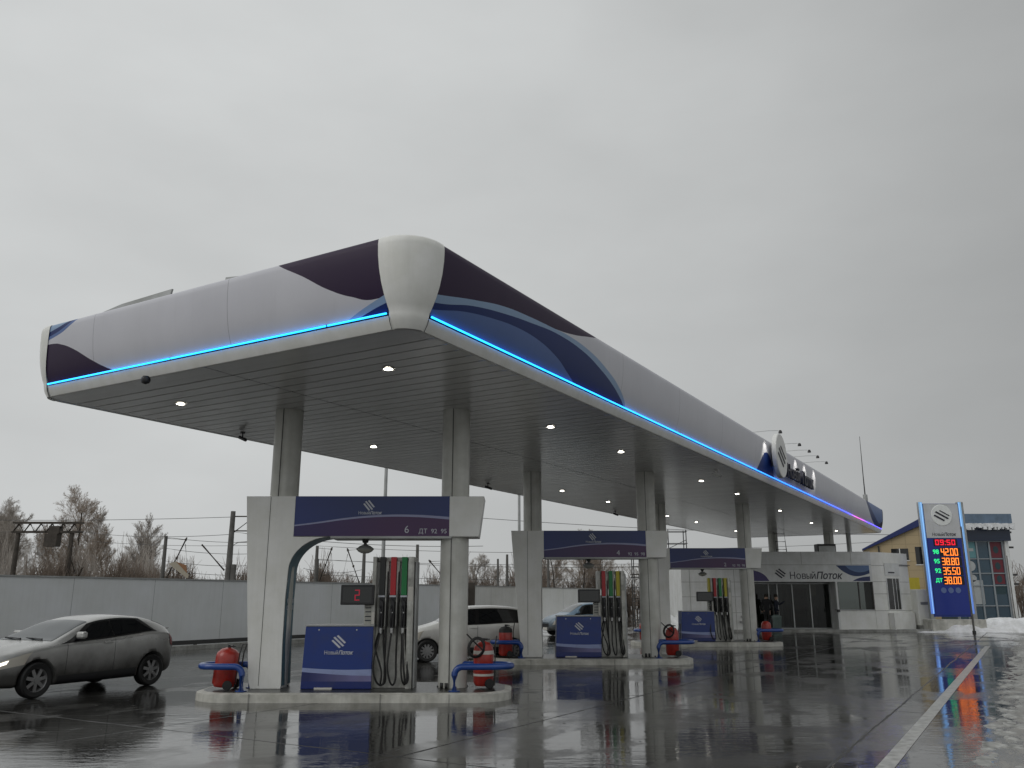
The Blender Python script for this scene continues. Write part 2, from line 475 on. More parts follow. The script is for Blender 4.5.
# white edge line, parallel to the canopy
e0 = Vector((3.85, 9.47, 0)); mb = MB()
t = -9.0
while t < 26.5:
    seg = min(3.2, 26.5 - t)
    p = e0 + A * t; q = e0 + A * (t + seg); w = B * .085
    up = Vector((0, 0, .004))
    mb.add([p - w + up, q - w + up, q + w + up, p + w + up], [(0, 1, 2, 3)])
    t += seg
tag(mb.build('painted_edge_line', M['line']), kind='structure')

def patch(name, mat, cx, cy, rx, ry, rz, hgt, nx=60, ny=24, sc=1.2, rag=.5, seed=0, kind='structure', floor=-.03, edge=2, bias=.28, det=4, aniso=1):
    """uneven heap: sinks below the ground where thin, so its outline is ragged"""
    from mathutils import noise as mn
    rows = []
    for j in range(ny + 1):
        row = []
        for i in range(nx + 1):
            u = -1 + 2 * i / nx; v = -1 + 2 * j / ny
            x = u * rx; y = v * ry
            f = 1 - max(abs(u) ** 3, abs(v) ** edge)
            q = Vector((x * sc / aniso + seed * 13.1, y * sc, seed * 3.7))
            n = mn.fractal(q, 1.0, 2.1, det) * rag + mn.noise(q * 5) * .12 * rag
            z = max(floor, hgt * (f * (1 + n) - bias + n * .5))
            row.append((x, y, z))
        rows.append(row)
    m = MB(); m.grid(rows, True)
    o = m.build(name, mat, loc=(cx, cy, 0), fix=False); o.rotation_euler = (0, 0, rz)
    tag(o, kind=kind)
    return o
# slush beside the white line, snow heaps by the price sign and beyond
pc = e0 + A * 12 - B * 1.2
patch('snow_slush_strip', M['slush'], pc.x, pc.y, 17, .55, RZ, .022, 900, 34, 4.0, 1.5, 3, floor=-.008, bias=1.0, det=6, aniso=2)

# ------------------------------------------------------------------ canopy
can = thing('filling_station_canopy', 'long white filling station canopy with blue neon edge and curved purple and blue bands', 'canopy', P0, RZ)
# profile of the fascia: (outward offset, height)
PROF = [(.115, 5.43), (.15, 5.52), (.19, 5.65), (.225, 5.82), (.25, 6.02), (.262, 6.2), (.265, 6.36), (.258, 6.43), (.235, 6.46), (.10, 6.475)]
RC = .28
def fascia_mat(kind):
    m, nt, b = nmat('fascia_' + kind)
    tc = N(nt, 'ShaderNodeTexCoord'); sp = N(nt, 'ShaderNodeSeparateXYZ'); L(nt, tc.outputs['Object'], sp.inputs[0])
    z = sp.outputs[2]; u = sp.outputs[0] if kind == 'long' else sp.outputs[1]
    base = mix(nt, noise(nt, .8, 5), (.63, .63, .685), (.69, .69, .73))
    if True:   # panel joints
        t = mth(nt, 'MODULO', mth(nt, 'ADD', u, 33.), 3.3)
        base = mix(nt, mth(nt, 'MULTIPLY', mth(nt, 'LESS_THAN', t, .012), .5), base, (.12, .12, .13))
    purple, light, dark, mid = (.026, .009, .042), (.28, .40, .58), (.007, .026, .14), (.11, .18, .40)
    def below(pts, xr): return mth(nt, 'LESS_THAN', z, fcurve(nt, u, pts, xr, (5, 7)))
    def inside(a, lo, hi): return mth(nt, 'MULTIPLY', mth(nt, 'GREATER_THAN', a, lo), mth(nt, 'LESS_THAN', a, hi))
    def mul(a, b_): return mth(nt, 'MULTIPLY', a, b_)
    def inv(a): return mth(nt, 'SUBTRACT', 1, a)
    c = base
    if kind == 'long':
        xr = (0, 8)
        near = mth(nt, 'LESS_THAN', u, 7.9)
        pb = below([(0, 5.66), (.41, 5.74), (1.21, 5.91), (2.08, 6.06), (2.88, 6.12), (3.77, 6.16), (4.4, 6.24), (4.9, 6.34), (5.44, 6.47), (5.8, 6.7), (8, 6.9)], xr)
        c = mix(nt, mul(near, inv(pb)), c, purple)
        lt = below([(0, 5.66), (.41, 5.74), (1.21, 5.91), (2.08, 6.06), (2.88, 6.12), (3.6, 6.15), (4.16, 6.17), (4.98, 6.12), (5.87, 5.94), (6.58, 5.69), (7.07, 5.36), (7.3, 5.1), (8, 5.05)], xr)
        c = mix(nt, mul(near, lt), c, light)
        dt = below([(0, 5.57), (.33, 5.61), (1.22, 5.82), (2.08, 5.95), (2.88, 6.03), (3.77, 6.09), (4.76, 6.04), (5.63, 5.87), (6.45, 5.62), (7.02, 5.36), (7.25, 5.1), (8, 5.05)], xr)
        c = mix(nt, mul(near, dt), c, dark)
        db = below([(0, 5.46), (.3, 5.51), (1.02, 5.68), (1.71, 5.78), (2.47, 5.84), (3.14, 5.82), (3.76, 5.72), (4.33, 5.54), (4.73, 5.39), (5.0, 5.1), (8, 5.05)], xr)
        c = mix(nt, mul(near, db), c, mid)
        far = mth(nt, 'GREATER_THAN', u, 36.6)
        xr2 = (36, 44)
        f1 = below([(36, 7), (36.9, 6.5), (37.9, 6.0), (39.0, 5.65), (40.5, 5.4), (41.5, 5.2), (44, 5.2)], xr2)
        c = mix(nt, mul(far, inv(f1)), c, mid)
        f2 = below([(36, 7.2), (37.4, 6.6), (38.6, 6.15), (40, 5.85), (41.5, 5.6), (42.6, 5.5), (44, 5.5)], xr2)
        c = mix(nt, mul(far, mul(inv(f1), f2)), c, dark)
        f3 = below([(36, 5.1), (40.6, 5.1), (41.2, 5.45), (42.2, 5.72), (43.2, 5.84), (44, 5.88)], xr2)
        c = mix(nt, mul(far, f3), c, purple)
        # neon glow in the round logo's shadow, painted on as a navy patch
        f4 = below([(16.8, 5.0), (17.3, 5.9), (17.8, 6.05), (18.4, 5.8), (19, 5.4), (19.4, 5.0)], (16.8, 19.4))
        c = mix(nt, mul(inside(u, 16.9, 19.3), f4), c, dark)
    elif kind == 'short':
        xr = (0, 8.3)
        pb = below([(0, 5.72), (.46, 5.62), (.87, 5.72), (1.25, 5.88), (1.75, 6.17), (2.3, 6.47), (2.7, 6.8), (8.3, 7)], xr)
        c = mix(nt, inv(pb), c, purple)
        lt = below([(0, 5.73), (.22, 5.67), (.55, 5.575), (.81, 5.49), (1.1, 5.37), (1.4, 5.1), (8.3, 5.05)], xr)
        c = mix(nt, lt, c, light)
        dt = below([(0, 5.62), (.22, 5.56), (.54, 5.49), (.94, 5.36), (1.2, 5.1), (8.3, 5.05)], xr)
        c = mix(nt, dt, c, dark)
        db = below([(0, 5.48), (.21, 5.44), (.53, 5.37), (.8, 5.1), (8.3, 5.05)], xr)
        c = mix(nt, db, c, mid)
        p2 = below([(0, 5), (5.4, 5.05), (5.97, 5.36), (6.3, 5.48), (6.64, 5.64), (7.2, 5.93), (7.5, 6.04), (7.75, 6.09), (8.3, 6.07)], xr)
        c = mix(nt, p2, c, purple)
        l1 = below([(0, 7), (6.6, 7), (7.05, 6.50), (7.3, 6.36), (7.6, 6.24), (8.3, 6.12)], xr)
        c = mix(nt, inv(l1), c, mid)
        l2 = below([(0, 7), (6.7, 7), (7.15, 6.50), (7.4, 6.38), (7.7, 6.28), (8.3, 6.18)], xr)
        c = mix(nt, inv(l2), c, dark)
        l3 = below([(0, 7), (6.95, 7), (7.3, 6.5), (7.6, 6.39), (8.3, 6.26)], xr)
        c = mix(nt, inv(l3), c, light)
    d = noise(nt, 1.2, 5, .6, scl=(1, 1, .4))
    c = mix(nt, mth(nt, 'MULTIPLY', d, .22), c, (.28, .28, .28), 'MULTIPLY')
    stq = noise(nt, 1.0, 5, .65, scl=(7, 7, .35))
    c = mix(nt, mth(nt, 'MULTIPLY', ramp(nt, stq, [(.55, 0), (.8, 1)]), .09), c, (.45, .44, .41), 'MULTIPLY')
    bump(nt, b, noise(nt, .9, 2), .15, .05)
    L(nt, c, b.inputs['Base Color'])
    b.inputs['Roughness'].default_value = .38
    b.inputs['Specular IOR Level'].default_value = .25
    return m

def side_pt(side, t, o):
    """a point on the outline: side 0 = long near (y=0), 1 = far short, 2 = long back, 3 = near short"""
    return {0: (t, -o), 1: (LEN + o, t), 2: (LEN - t, WID + o), 3: (-o, WID - t)}[side]
def side_len(s_): return LEN if s_ in (0, 2) else WID
side_names = {0: 'long', 1: 'end', 2: 'back', 3: 'short'}
for sd_ in range(4):
    ln = side_len(sd_); n = 60 if ln > 20 else 16
    ts = [RC + (ln - 2 * RC) * i / n for i in range(n + 1)]
    mb = MB(); mb.grid([[(*side_pt(sd_, t, o), z) for t in ts] for o, z in PROF])
    mb.build('fascia', fascia_mat(side_names[sd_]), can)
    # soffit band between the ceiling and the neon line
    band = [(0, 5.2), (.035, 5.2), (.09, 5.30), (.11, 5.375)]
    mb = MB(); mb.grid([[(*side_pt(sd_, t, o), z) for t in ts] for o, z in band]); mb.build('soffit_trim', M['white'], can)
    if sd_ != 2:
        mb = MB(); t = RC + .02
        while t < ln - RC - .05:
            e = min(t + 3.27, ln - RC - .02)
            pts = [side_pt(sd_, t, .135), side_pt(sd_, e, .135)]
            mb.cyl((*pts[0], 5.402), (*pts[1], 5.402), .014, n=8)
            t = e + .04
        if 'neon' not in M:
            m, nt, b = nmat('neon_tube')
            tc = N(nt, 'ShaderNodeTexCoord'); sp = N(nt, 'ShaderNodeSeparateXYZ'); L(nt, tc.outputs['Object'], sp.inputs[0])
            u = mth(nt, 'MULTIPLY', sp.outputs[0], 1 / 43.)
            col = ramp(nt, u, [(0, (.012, .34, 1)), (.35, (.02, .25, 1)), (.6, (.03, .14, 1)), (.76, (.08, .08, 1)), (.80, (.55, .07, .35)), (.84, (.45, .06, .5)), (.88, (.12, .08, 1))])
            L(nt, col, b.inputs['Emission Color']); b.inputs['Emission Strength'].default_value = 3.8
            b.inputs['Base Color'].default_value = (.1, .3, .8, 1)
            M['neon'] = m
        mb.build('neon_line', M['neon'], can)
def corner_pt(k, ang, o):
    c = {0: (RC, RC), 1: (LEN - RC, RC), 2: (LEN - RC, WID - RC), 3: (RC, WID - RC)}[k]
    a0 = {0: PI, 1: 1.5 * PI, 2: 0, 3: .5 * PI}[k]
    return (c[0] + math.cos(a0 + ang) * (RC + o), c[1] + math.sin(a0 + ang) * (RC + o))
full = [(0, 5.2), (.035, 5.2), (.09, 5.30), (.115, 5.40)] + PROF
for k in range(4):
    mb = MB(); rows = []
    for o, z in full:
        o2 = o + .014
        f = max(0, min(1, (z - 5.2) / 1.2))
        ext = -.08 + .17 * math.sin(f * PI / 2)
        row = []
        a_, b_ = corner_pt(k, 0, o2), corner_pt(k, PI / 2, o2)
        c0 = {0: (0, 1), 1: (-1, 0), 2: (0, -1), 3: (1, 0)}[k]; c1 = {0: (1, 0), 1: (0, 1), 2: (-1, 0), 3: (0, -1)}[k]
        if ext > 0:
            row.append((a_[0] + c0[0] * ext, a_[1] + c0[1] * ext, z))
            row.append((*a_, z))
        lo = 0 if ext > 0 else -ext / .5
        for i in range(13):
            row.append((*corner_pt(k, lo + (PI / 2 - 2 * lo) * i / 12, o2), z))
        if ext > 0:
            row.append((*b_, z)); row.append((b_[0] + c1[0] * ext, b_[1] + c1[1] * ext, z))
        else:
            row.insert(0, row[0]); row.insert(0, row[0]); row.append(row[-1]); row.append(row[-1])
        rows.append(row)
    mb.grid(rows); mb.build('corner_cap', M['white'], can)
    mb = MB(); mb.grid([[(*corner_pt(k, PI / 2 * i / 12, o - .012), z) for i in range(13)] for o, z in full])
    mb.build('corner_backing', M['white'], can)
# ceiling of metal planks running across the canopy
def ceil_mat():
    m, nt, b = nmat('ceiling_planks')
    tc = N(nt, 'ShaderNodeTexCoord'); sp = N(nt, 'ShaderNodeSeparateXYZ'); L(nt, tc.outputs['Object'], sp.inputs[0])
    pl = mth(nt, 'FLOOR', mth(nt, 'MULTIPLY', sp.outputs[0], 1 / .33))
    wn = N(nt, 'ShaderNodeTexWhiteNoise', noise_dimensions='1D'); L(nt, pl, wn.inputs['W'])
    c = mix(nt, wn.outputs[0], (.72, .72, .71), (.83, .83, .82))
    st = noise(nt, 1.2, 5, .6, scl=(1, .4, 1))
    c = mix(nt, mth(nt, 'MULTIPLY', st, .5), c, (.56, .555, .54))
    L(nt, c, b.inputs['Base Color'])
    b.inputs['Metallic'].default_value = .25
    L(nt, mth(nt, 'MULTIPLY_ADD', noise(nt, 4, 3), .15, .14), b.inputs['Roughness'])
    bump(nt, b, noise(nt, 1.6, 3, scl=(1.5, .5, 1)), .12, .02)
    return m
mb = MB(); pw = .33; x = .02; seam = 4.05
def inset(x_):
    d = min(x_, LEN - x_)
    return 0 if d >= RC else RC - math.sqrt(max(0, RC * RC - (RC - d) ** 2))
while x < LEN - .03:
    edge_ = x < RC or x > LEN - RC - .33
    x1 = min(x + (.02 if edge_ else pw), LEN - .01)
    gp = 0 if edge_ else .03
    i0 = min(inset(x), inset(x1)) - .004 if edge_ else .005
    for ya, yb in ((i0, seam - .012), (seam + .012, WID - i0)):
        mb.add([(x, ya, 5.215), (x1 - gp, ya, 5.215), (x1 - gp, yb, 5.215), (x, yb, 5.215)], [(0, 1, 2, 3)])
        if edge_: continue
        mb.add([(x, ya, 5.215), (x, yb, 5.215), (x, yb, 5.235), (x, ya, 5.235)], [(0, 1, 2, 3)])
        mb.add([(x1 - .03, ya, 5.215), (x1 - .03, yb, 5.215), (x1 - .03, yb, 5.235), (x1 - .03, ya, 5.235)], [(0, 1, 2, 3)])
    x = x1
mb.build('ceiling', ceil_mat(), can, fix=False)
MB().box(.15, LEN - .15, .15, WID - .15, 5.24, 5.26).build('ceiling_void', M['seam'], can)
MB().box(.1, LEN - .1, .1, WID - .1, 6.36, 6.40).build('roof_sheet', M['galv'], can)
# thin metal flashing strips standing above the fascia
MB().prism([(7.5, 6.44), (4.97, 6.44), (4.9, 6.65), (6.2, 6.62), (7.4, 6.48)], -.06, -.03, 'x').build('roof_flashing', M['galv'], can)
MB().prism([(3.65, 6.44), (3.15, 6.44), (3.15, 6.54), (3.62, 6.60)], -.06, -.03, 'x').build('roof_flashing', M['galv'], can)
MB().prism([(.8, 6.44), (.15, 6.44), (.15, 6.56), (.2, 6.56)], .0, .03, 'y').build('roof_flashing', M['galv'], can)
# columns
COLS = []
KS = [0, 9.65, 19.65]
for k in KS: COLS += [(-4.31 + A.x * k, 16.13 + A.y * k, .15), (-1.07 + A.x * k, 16.13 + A.y * k, .15)]
COLS += [(-4.35 + A.x * 37.4, 16.13 + A.y * 37.4, 0), (-1.11 + A.x * 36.8, 16.13 + A.y * 36.8, 0)]
for x_, y_, z_ in COLS:
    a_, b_ = cl(x_, y_)
    mb = MB()
    prof = []
    n = 40
    # twin half shells with a recessed joint, as in the photo
    vs = []
    for zz in (z_, 5.214):
        for i in range(n):
            an = 2 * PI * i / n
            rr = .262 if i % (n // 4) else .245
            vs.append((a_ + rr * math.cos(an - RZ + R(-92)), b_ + rr * math.sin(an - RZ + R(-92)), zz))
    mb.add(vs, [(i, (i + 1) % n, (i + 1) % n + n, i + n) for i in range(n)], True)
    mb.build('column', M['ral'], can)
    for an_ in (-1.75, 1.39):
        ca, sa = math.cos(an_ - RZ), math.sin(an_ - RZ)
        p_ = Vector((a_ + ca * .262, b_ + sa * .262, 0)); m3 = MB()
        m3.obox((p_.x, p_.y, (z_ + 5.214) / 2), .010, .012, 5.214 - z_, an_ - RZ); m3.build('column_joint', M['seam'], can)
    if z_ > 0:
        c = Vector((a_, b_, 0))
        m2 = MB().box(a_ - .2, a_ + .2, b_ - .2, b_ + .2, z_ + .002, z_ + .03)
        for sx in (-1, 1):
            for sy in (-1, 1): m2.cyl((a_ + sx * .27, b_ + sy * .05, z_), (a_ + sx * .27, b_ + sy * .05, z_ + .09), .03, n=8)
        m2.build('column_base', M['darkm'], can)
# downlights
for a_, b_ in [(1.55, 1.6), (1.55, 6.49), (7.0, 6.38), (7.0, 1.6), (10.67, 1.58), (10.67, 6.45), (16.96, 6.45), (20.86, 6.52), (16.9, 1.6), (20.8, 1.61), (27.35, 6.6), (27.5, 1.75), (31, 6.5), (34.3, 1.9), (37.5, 6.5), (40.1, 1.8)]:
    f = MB(); f.lathe([(.065, 5.212), (.10, 5.206), (.112, 5.198), (.10, 5.190), (.075, 5.196)], (a_, b_, 0), n=20)
    fr = f.build('downlight', M['white'], can)
    l = MB(); l.lathe([(.001, 5.188), (.05, 5.190), (.076, 5.199)], (a_, b_, 0), n=16)
    l.build('lens', M['lampon'], fr)
# round logo, letters and gooseneck lamps on the long fascia
sign = thing('roof_sign', 'round white sign with three black bars fixed on the canopy fascia', 'sign', cw(18.62, -.36, 6.06), RZ)
MB().lathe([(.001, -.14), (.68, -.14), (.70, -.12), (.70, .0), (.001, .0)], axis='y', n=48).build('sign_disc', plain('lit_sign_white', (.72, .72, .70), .35), sign)
MB().box(-.3, .3, 0, .10, -.35, .3).build('sign_bracket', M['darkm'], sign)
lb = MB()
for off, l0, l1, w in ((.20, -.22, .40, .055), (.0, -.36, .38, .085), (-.22, -.40, .26, .085)):
    d = Vector((math.cos(R(-32)), math.sin(R(-32)))); n_ = Vector((-d.y, d.x)); c = n_ * off
    q = [c + d * l0 + n_ * w / 2, c + d * l1 + n_ * w / 2 + d * .03, c + d * l1 - n_ * w / 2, c + d * l0 - n_ * w / 2 - d * .03]
    lb.prism([(p.x, p.y) for p in q], -.155, -.138)
lb.build('logo', M['letd'], sign)
ltr = thing('roof_sign_letters', 'row of dark raised letters spelling the station name on the canopy fascia', 'sign letters', cw(19.45, -.42, 5.72), RZ)
first_word(.62, M['letd'], ltr, (0, 0, -.03), ext=.05)
text('lettering', 'Поток', .62, M['letd'], ltr, (2.10, 0, -.03), ext=.05, align='LEFT', shear=.25, bold=.012, sx=1.0)
mbr = MB().box(.1, 4.1, .06, .14, .02, .06); mbr.build('mounting_rail', M['galv'], ltr)
for i, (a_, lab) in enumerate(zip((17.5, 20.1, 21.6, 23.0, 24.6), ('above the round logo disc', 'second of five from left', 'middle one of the five', 'fourth of five from left', 'farthest right of the five'))):
    gl = thing('gooseneck_lamp', 'small black sign lamp over the canopy fascia, ' + lab, 'lamp', cw(a_, .1, 6.52), RZ, 'gooseneck lamps over the canopy sign')
    MB().tube([(0, .15, -.12), (0, .12, .10), (0, 0, .16), (0, -.5, .16), (0, -.80, .14)], .007, 6).build('arm', M['galv'], gl)
    MB().lathe([(.001, .07), (.035, .06), (.055, .01), (.06, -.03)], (0, -.86, .08), n=12).build('lamp_head', M['blackp'], gl)
    sp_ = bpy.data.lights.new('sign_spot', 'SPOT'); sp_.energy = 26; sp_.spot_size = R(62); sp_.spot_blend = .8; sp_.color = (1, .97, .88); sp_.shadow_soft_size = .04
    so_ = bpy.data.objects.new('sign_spot', sp_); C.objects.link(so_); so_.parent = gl; so_.location = (0, -.84, .0)
    so_.rotation_euler = (Vector((0, .55, -.6))).to_track_quat('-Z', 'Y').to_euler()
# antenna
an = thing('roof_antenna', 'thin whip antenna with thick base at the far end of the canopy roof', 'antenna', cw(42.4, .5, 6.3), RZ)
MB().cyl((0, 0, 0), (0, 0, 1.0), .13, .12, 12).build('antenna_base', M['galv'], an)
MB().tube([(0, 0, .95), (0, 0, 2.0), (.0, -.02, 4.3)], [.035, .025, .012], 6).build('whip', M['darkm'], an)
# small cameras on the ceiling
for (x_, y_), lab in zip([(-5.98, 13.44), (-5.89, 18.3), (-.76, 26.8), (4.3, 35.6), (5.77, 23.93)],
        ['round black camera under the front left canopy edge', 'black bullet camera under the canopy edge left of the first island', 'black bullet camera under the back canopy edge behind the first island', 'black bullet camera under the back canopy edge above the second island', 'white bullet camera under the neon edge of the canopy near the second island']):
    k = thing('security_camera', lab, 'camera', (x_, y_, 5.212), R(rnd.uniform(-30, 30)), 'security cameras under the canopy')
    mm = M['blackp'] if 'white' not in lab else M['white']; k.scale = (.75, .75, .75)
    MB().cyl((0, 0, 0), (0, 0, -.03), .07, n=12).cyl((0, 0, 0), (0, 0, -.16), .02, n=8).build('mount', mm, k)
    if 'round' in lab:
        MB().lathe([(.001, -.02), (.09, -.03), (.105, -.09), (.08, -.15), (.001, -.18)], n=16).build('housing', mm, k)
    else:
        MB().cyl((-.12, .02, -.13), (.16, -.05, -.24), .05, n=12).build('housing', mm, k)
        MB().cyl((.16, -.05, -.24), (.175, -.053, -.246), .04, n=12).build('lens', M['carglass'], k)

# ------------------------------------------------------------------ islands
def banner_mat():
    m, nt, b = nmat('banner_print')
    tc = N(nt, 'ShaderNodeTexCoord'); sp = N(nt, 'ShaderNodeSeparateXYZ'); L(nt, tc.outputs['Object'], sp.inputs[0])
    x, z = sp.outputs[0], sp.outputs[2]
    up = mix(nt, ramp(nt, mth(nt, 'MULTIPLY', x, .34), [(.0, 0), (.5, .6), (1, .35)]), (.014, .034, .19), (.008, .027, .105))
    lo = mix(nt, ramp(nt, mth(nt, 'MULTIPLY', x, .34), [(0, 0), (.6, 1)]), (.026, .018, .12), (.062, .016, .09))
    cv = fcurve(nt, x, [(0, .185), (.5, .245), (1, .315), (1.6, .365), (2.2, .37), (2.91, .325)], (0, 2.91), (0, 1))
    c = mix(nt, mth(nt, 'LESS_THAN', z, cv), up, lo)
    d = mth(nt, 'ABSOLUTE', mth(nt, 'SUBTRACT', z, cv))
    wd = mth(nt, 'MULTIPLY_ADD', x, .004, .012)
    c = mix(nt, mth(nt, 'LESS_THAN', d, wd), c, (.30, .32, .50))
    L(nt, c, b.inputs['Base Color']); b.inputs['Roughness'].default_value = .3
    return m
M['banner'] = banner_mat()
def cab_mat():
    m, nt, b = nmat('cabinet_print')
    tc = N(nt, 'ShaderNodeTexCoord'); sp = N(nt, 'ShaderNodeSeparateXYZ'); L(nt, tc.outputs['Object'], sp.inputs[0])
    x, z = sp.outputs[0], sp.outputs[2]
    up = mix(nt, noise(nt, 1.3, 3), (.008, .032, .19), (.013, .045, .24))
    lo = mix(nt, ramp(nt, mth(nt, 'MULTIPLY', x, .8), [(.1, 0), (.85, 1)]), (.012, .02, .12), (.19, .18, .36))
    lo = mix(nt, mth(nt, 'LESS_THAN', z, .13), lo, (.008, .022, .15))
    t1 = fcurve(nt, x, [(0, .36), (.4, .335), (.8, .325), (1.24, .335)], (0, 1.24), (0, 1))
    t2 = fcurve(nt, x, [(0, .29), (.4, .26), (.8, .235), (1.24, .225)], (0, 1.24), (0, 1))
    c = mix(nt, mth(nt, 'LESS_THAN', z, t1), up, (.30, .36, .60))
    c = mix(nt, mth(nt, 'LESS_THAN', z, t2), c, lo)
    c = mix(nt, mth(nt, 'MULTIPLY', ramp(nt, noise(nt, 3, 5), [(.5, 0), (.75, 1)]), .25), c, (.05, .05, .06))
    L(nt, c, b.inputs['Base Color']); b.inputs['Roughness'].default_value = .3
    return m
M['cab'] = cab_mat()
M['panelprint'] = dirty('price_plate', (.5, .5, .46), .5, var=.2, scale=20)
M['teal'].name = 'teal_strip'

order = ['first', 'second', 'third']
near = ['nearest', 'middle', 'farthest']
def stadium(x0, x1, y0, y1, r, n=8):
    pts = []
    for cx_, cy_, a0 in ((x1 - r, y0 + r, -PI / 2), (x1 - r, y1 - r, 0), (x0 + r, y1 - r, PI / 2), (x0 + r, y0 + r, PI)):
        for i in range(n + 1):
            an_ = a0 + PI / 2 * i / n
            pts.append((cx_ + r * math.cos(an_), cy_ + r * math.sin(an_)))
    return pts
def make_island(loc, i):
    t = thing('pump_island', ['pale raised concrete island of the nearest pump, closest to the camera', 'pale raised concrete island under the middle pump', 'pale raised concrete island under the farthest pump, nearest the shop'][i], 'island', loc, 0, 'concrete pump islands')
    o = MB(); out = stadium(-4.4, 1.1, -1.08, 1.08, .75); inn = stadium(-4.28, .98, -.96, .96, .65)
    n = len(out)
    vs = [(x, y, .0) for x, y in out] + [(x * .999, y * .99, .125) for x, y in out] + [(x, y, .150) for x, y in inn]
    o.add(vs, [(q, (q + 1) % n, (q + 1) % n + n, q + n) for q in range(n)], True)
    o.add(vs, [(q + n, (q + 1) % n + n, (q + 1) % n + 2 * n, q + 2 * n) for q in range(n)], True)
    o.build('kerb', M['concrete'], t)
    MB().add([(x, y, .148) for x, y in inn], [tuple(range(n))]).build('island_top', M['plinth'], t, fix=False)
    j = MB()
    for xx in (-3.3, -1.1, .05): j.box(xx, xx + .012, -1.086, -1.06, .002, .14)
    j.build('kerb_joint', M['kerb'], t)
    return t
def make_gantry(loc, i, num, grades):
    # local origin at the right column, x to the right; front face at y=-.33
    t = thing('island_gantry', ['white gantry with blue and purple banner numbered 6 over the nearest pump', 'white gantry with navy and purple banner numbered 4 over the middle pump', 'white gantry with navy banner over the farthest pump beside the shop'][i], 'gantry', loc, 0, 'gantries over the pump islands')
    y0, y1 = -.33, .33
    zt, zb = 3.53, 2.79
    fil = [( -2.55 - .0 + .0, zb)]
    poly = [(-3.81, zt), (-2.95, zt), (-2.95, zb)]
    # leg with a curved inner fillet
    arc = []
    for q in range(13):
        an_ = PI / 2 - (PI / 2) * q / 12
        arc.append((-2.18 - .78 * (1 - math.cos(PI / 2 * (1 - q / 12))) , 0))
    fr_, fh_ = ((.74, .62), (.10, .10))[min(i, 1)]
    arc = [(-2.96 + fr_ - fr_ * math.sin(PI / 2 * q / 12), zb - fh_ * (1 - math.cos(PI / 2 * q / 12))) for q in range(13)]
    leg = [(-3.81, zt), (-2.9, zt), (-2.9, zb + .0)] + arc + [(-2.98, 1.7), (-2.98, .9), (-2.96, .22), (-2.97, .152), (-3.50, .152), (-3.54, .3), (-3.62, 1.2), (-3.72, 2.4)]
    MB().prism(leg, y0, y1).build('leg_cladding', M['white'], t, .01)
    js = MB().box(-3.36, -3.352, y0 - .003, y0 + .002, .2, zt - .01)
    js.build('panel_seam', M['seam'], t)
    # teal inner lining, printed with small pale text
    lin = arc + [(-2.98, 1.7), (-2.98, .9), (-2.96, .2)]
    mb = MB(); mb.grid([[(x + .006, y, z - .004) for x, z in lin] for y in (y0 + .02, y1 - .02)]); mb.build('arch_lining', M['teal'], t)
    for k in range(5 if i == 0 else 0):
        zz = 1.52 + k * .12
        text('lettering', ['ОПЛАТА', 'КАРТОЙ', 'СТОП', 'АЗС', '24'][k], .11, M['letw'], t, (-2.966, 0, zz), (PI / 2, 0, PI / 2), .002)
    MB().box(-2.9 + .001, .0, y0 + .02, y1 - .02, zb + .03, zt).build('beam', M['white2'], t)
    bn = MB().box(0, 2.91, -.012, 0, .0, .73).build('banner', M['banner'], t, loc=(-2.955, y0 + .02, zb + .012))
    MB().box(-2.96 + fr_, .0, y0 + .0, y1, zb - .03, zb + .011).build('banner_trim', M['galv'], t)
    MB().prism([(-.045, zb), (.50, zb), (.60, zt), (-.045, zt)], y0 - .003, y1 + .003).build('end_cap', M['white'], t, .012)
    logo_bars(bn, (1.42, -.016, .56), .19, M['letw'], ang=R(-50))
    brand_text(bn, (1.44, -.016, .42), .085, M['letw'])
    text('number', num, .19, M['letw'], bn, (2.13, -.016, .115), ext=.002)
    text('lettering', grades, .115, M['letw'], bn, (2.87, -.016, .085), ext=.002, align='RIGHT', bold=.0005)
    l = thing('hanging_lamp', ['small bowl shaped lamp hanging under the banner numbered 6', 'small bowl shaped lamp hanging under the banner numbered 4', 'small bowl shaped lamp hanging under the farthest banner'][i], 'lamp', (loc[0] - 1.63, loc[1], zb - .03), 0, 'lamps under the gantry banners')
    MB().cyl((0, 0, 0), (0, 0, -.06), .07, .05, 12).cyl((0, 0, -.05), (0, 0, -.12), .03, n=8).build('mount', M['darkm'], l)
    MB().lathe([(.03, -.09), (.10, -.12), (.17, -.17), (.165, -.18)], n=24).build('shade', M['galv'], l)
    MB().lathe([(.165, -.178), (.13, -.22), (.07, -.25), (.001, -.26)], n=24).build('lamp_bowl', plain('frosted_bowl', (.4, .4, .36), .3), l)
    return t
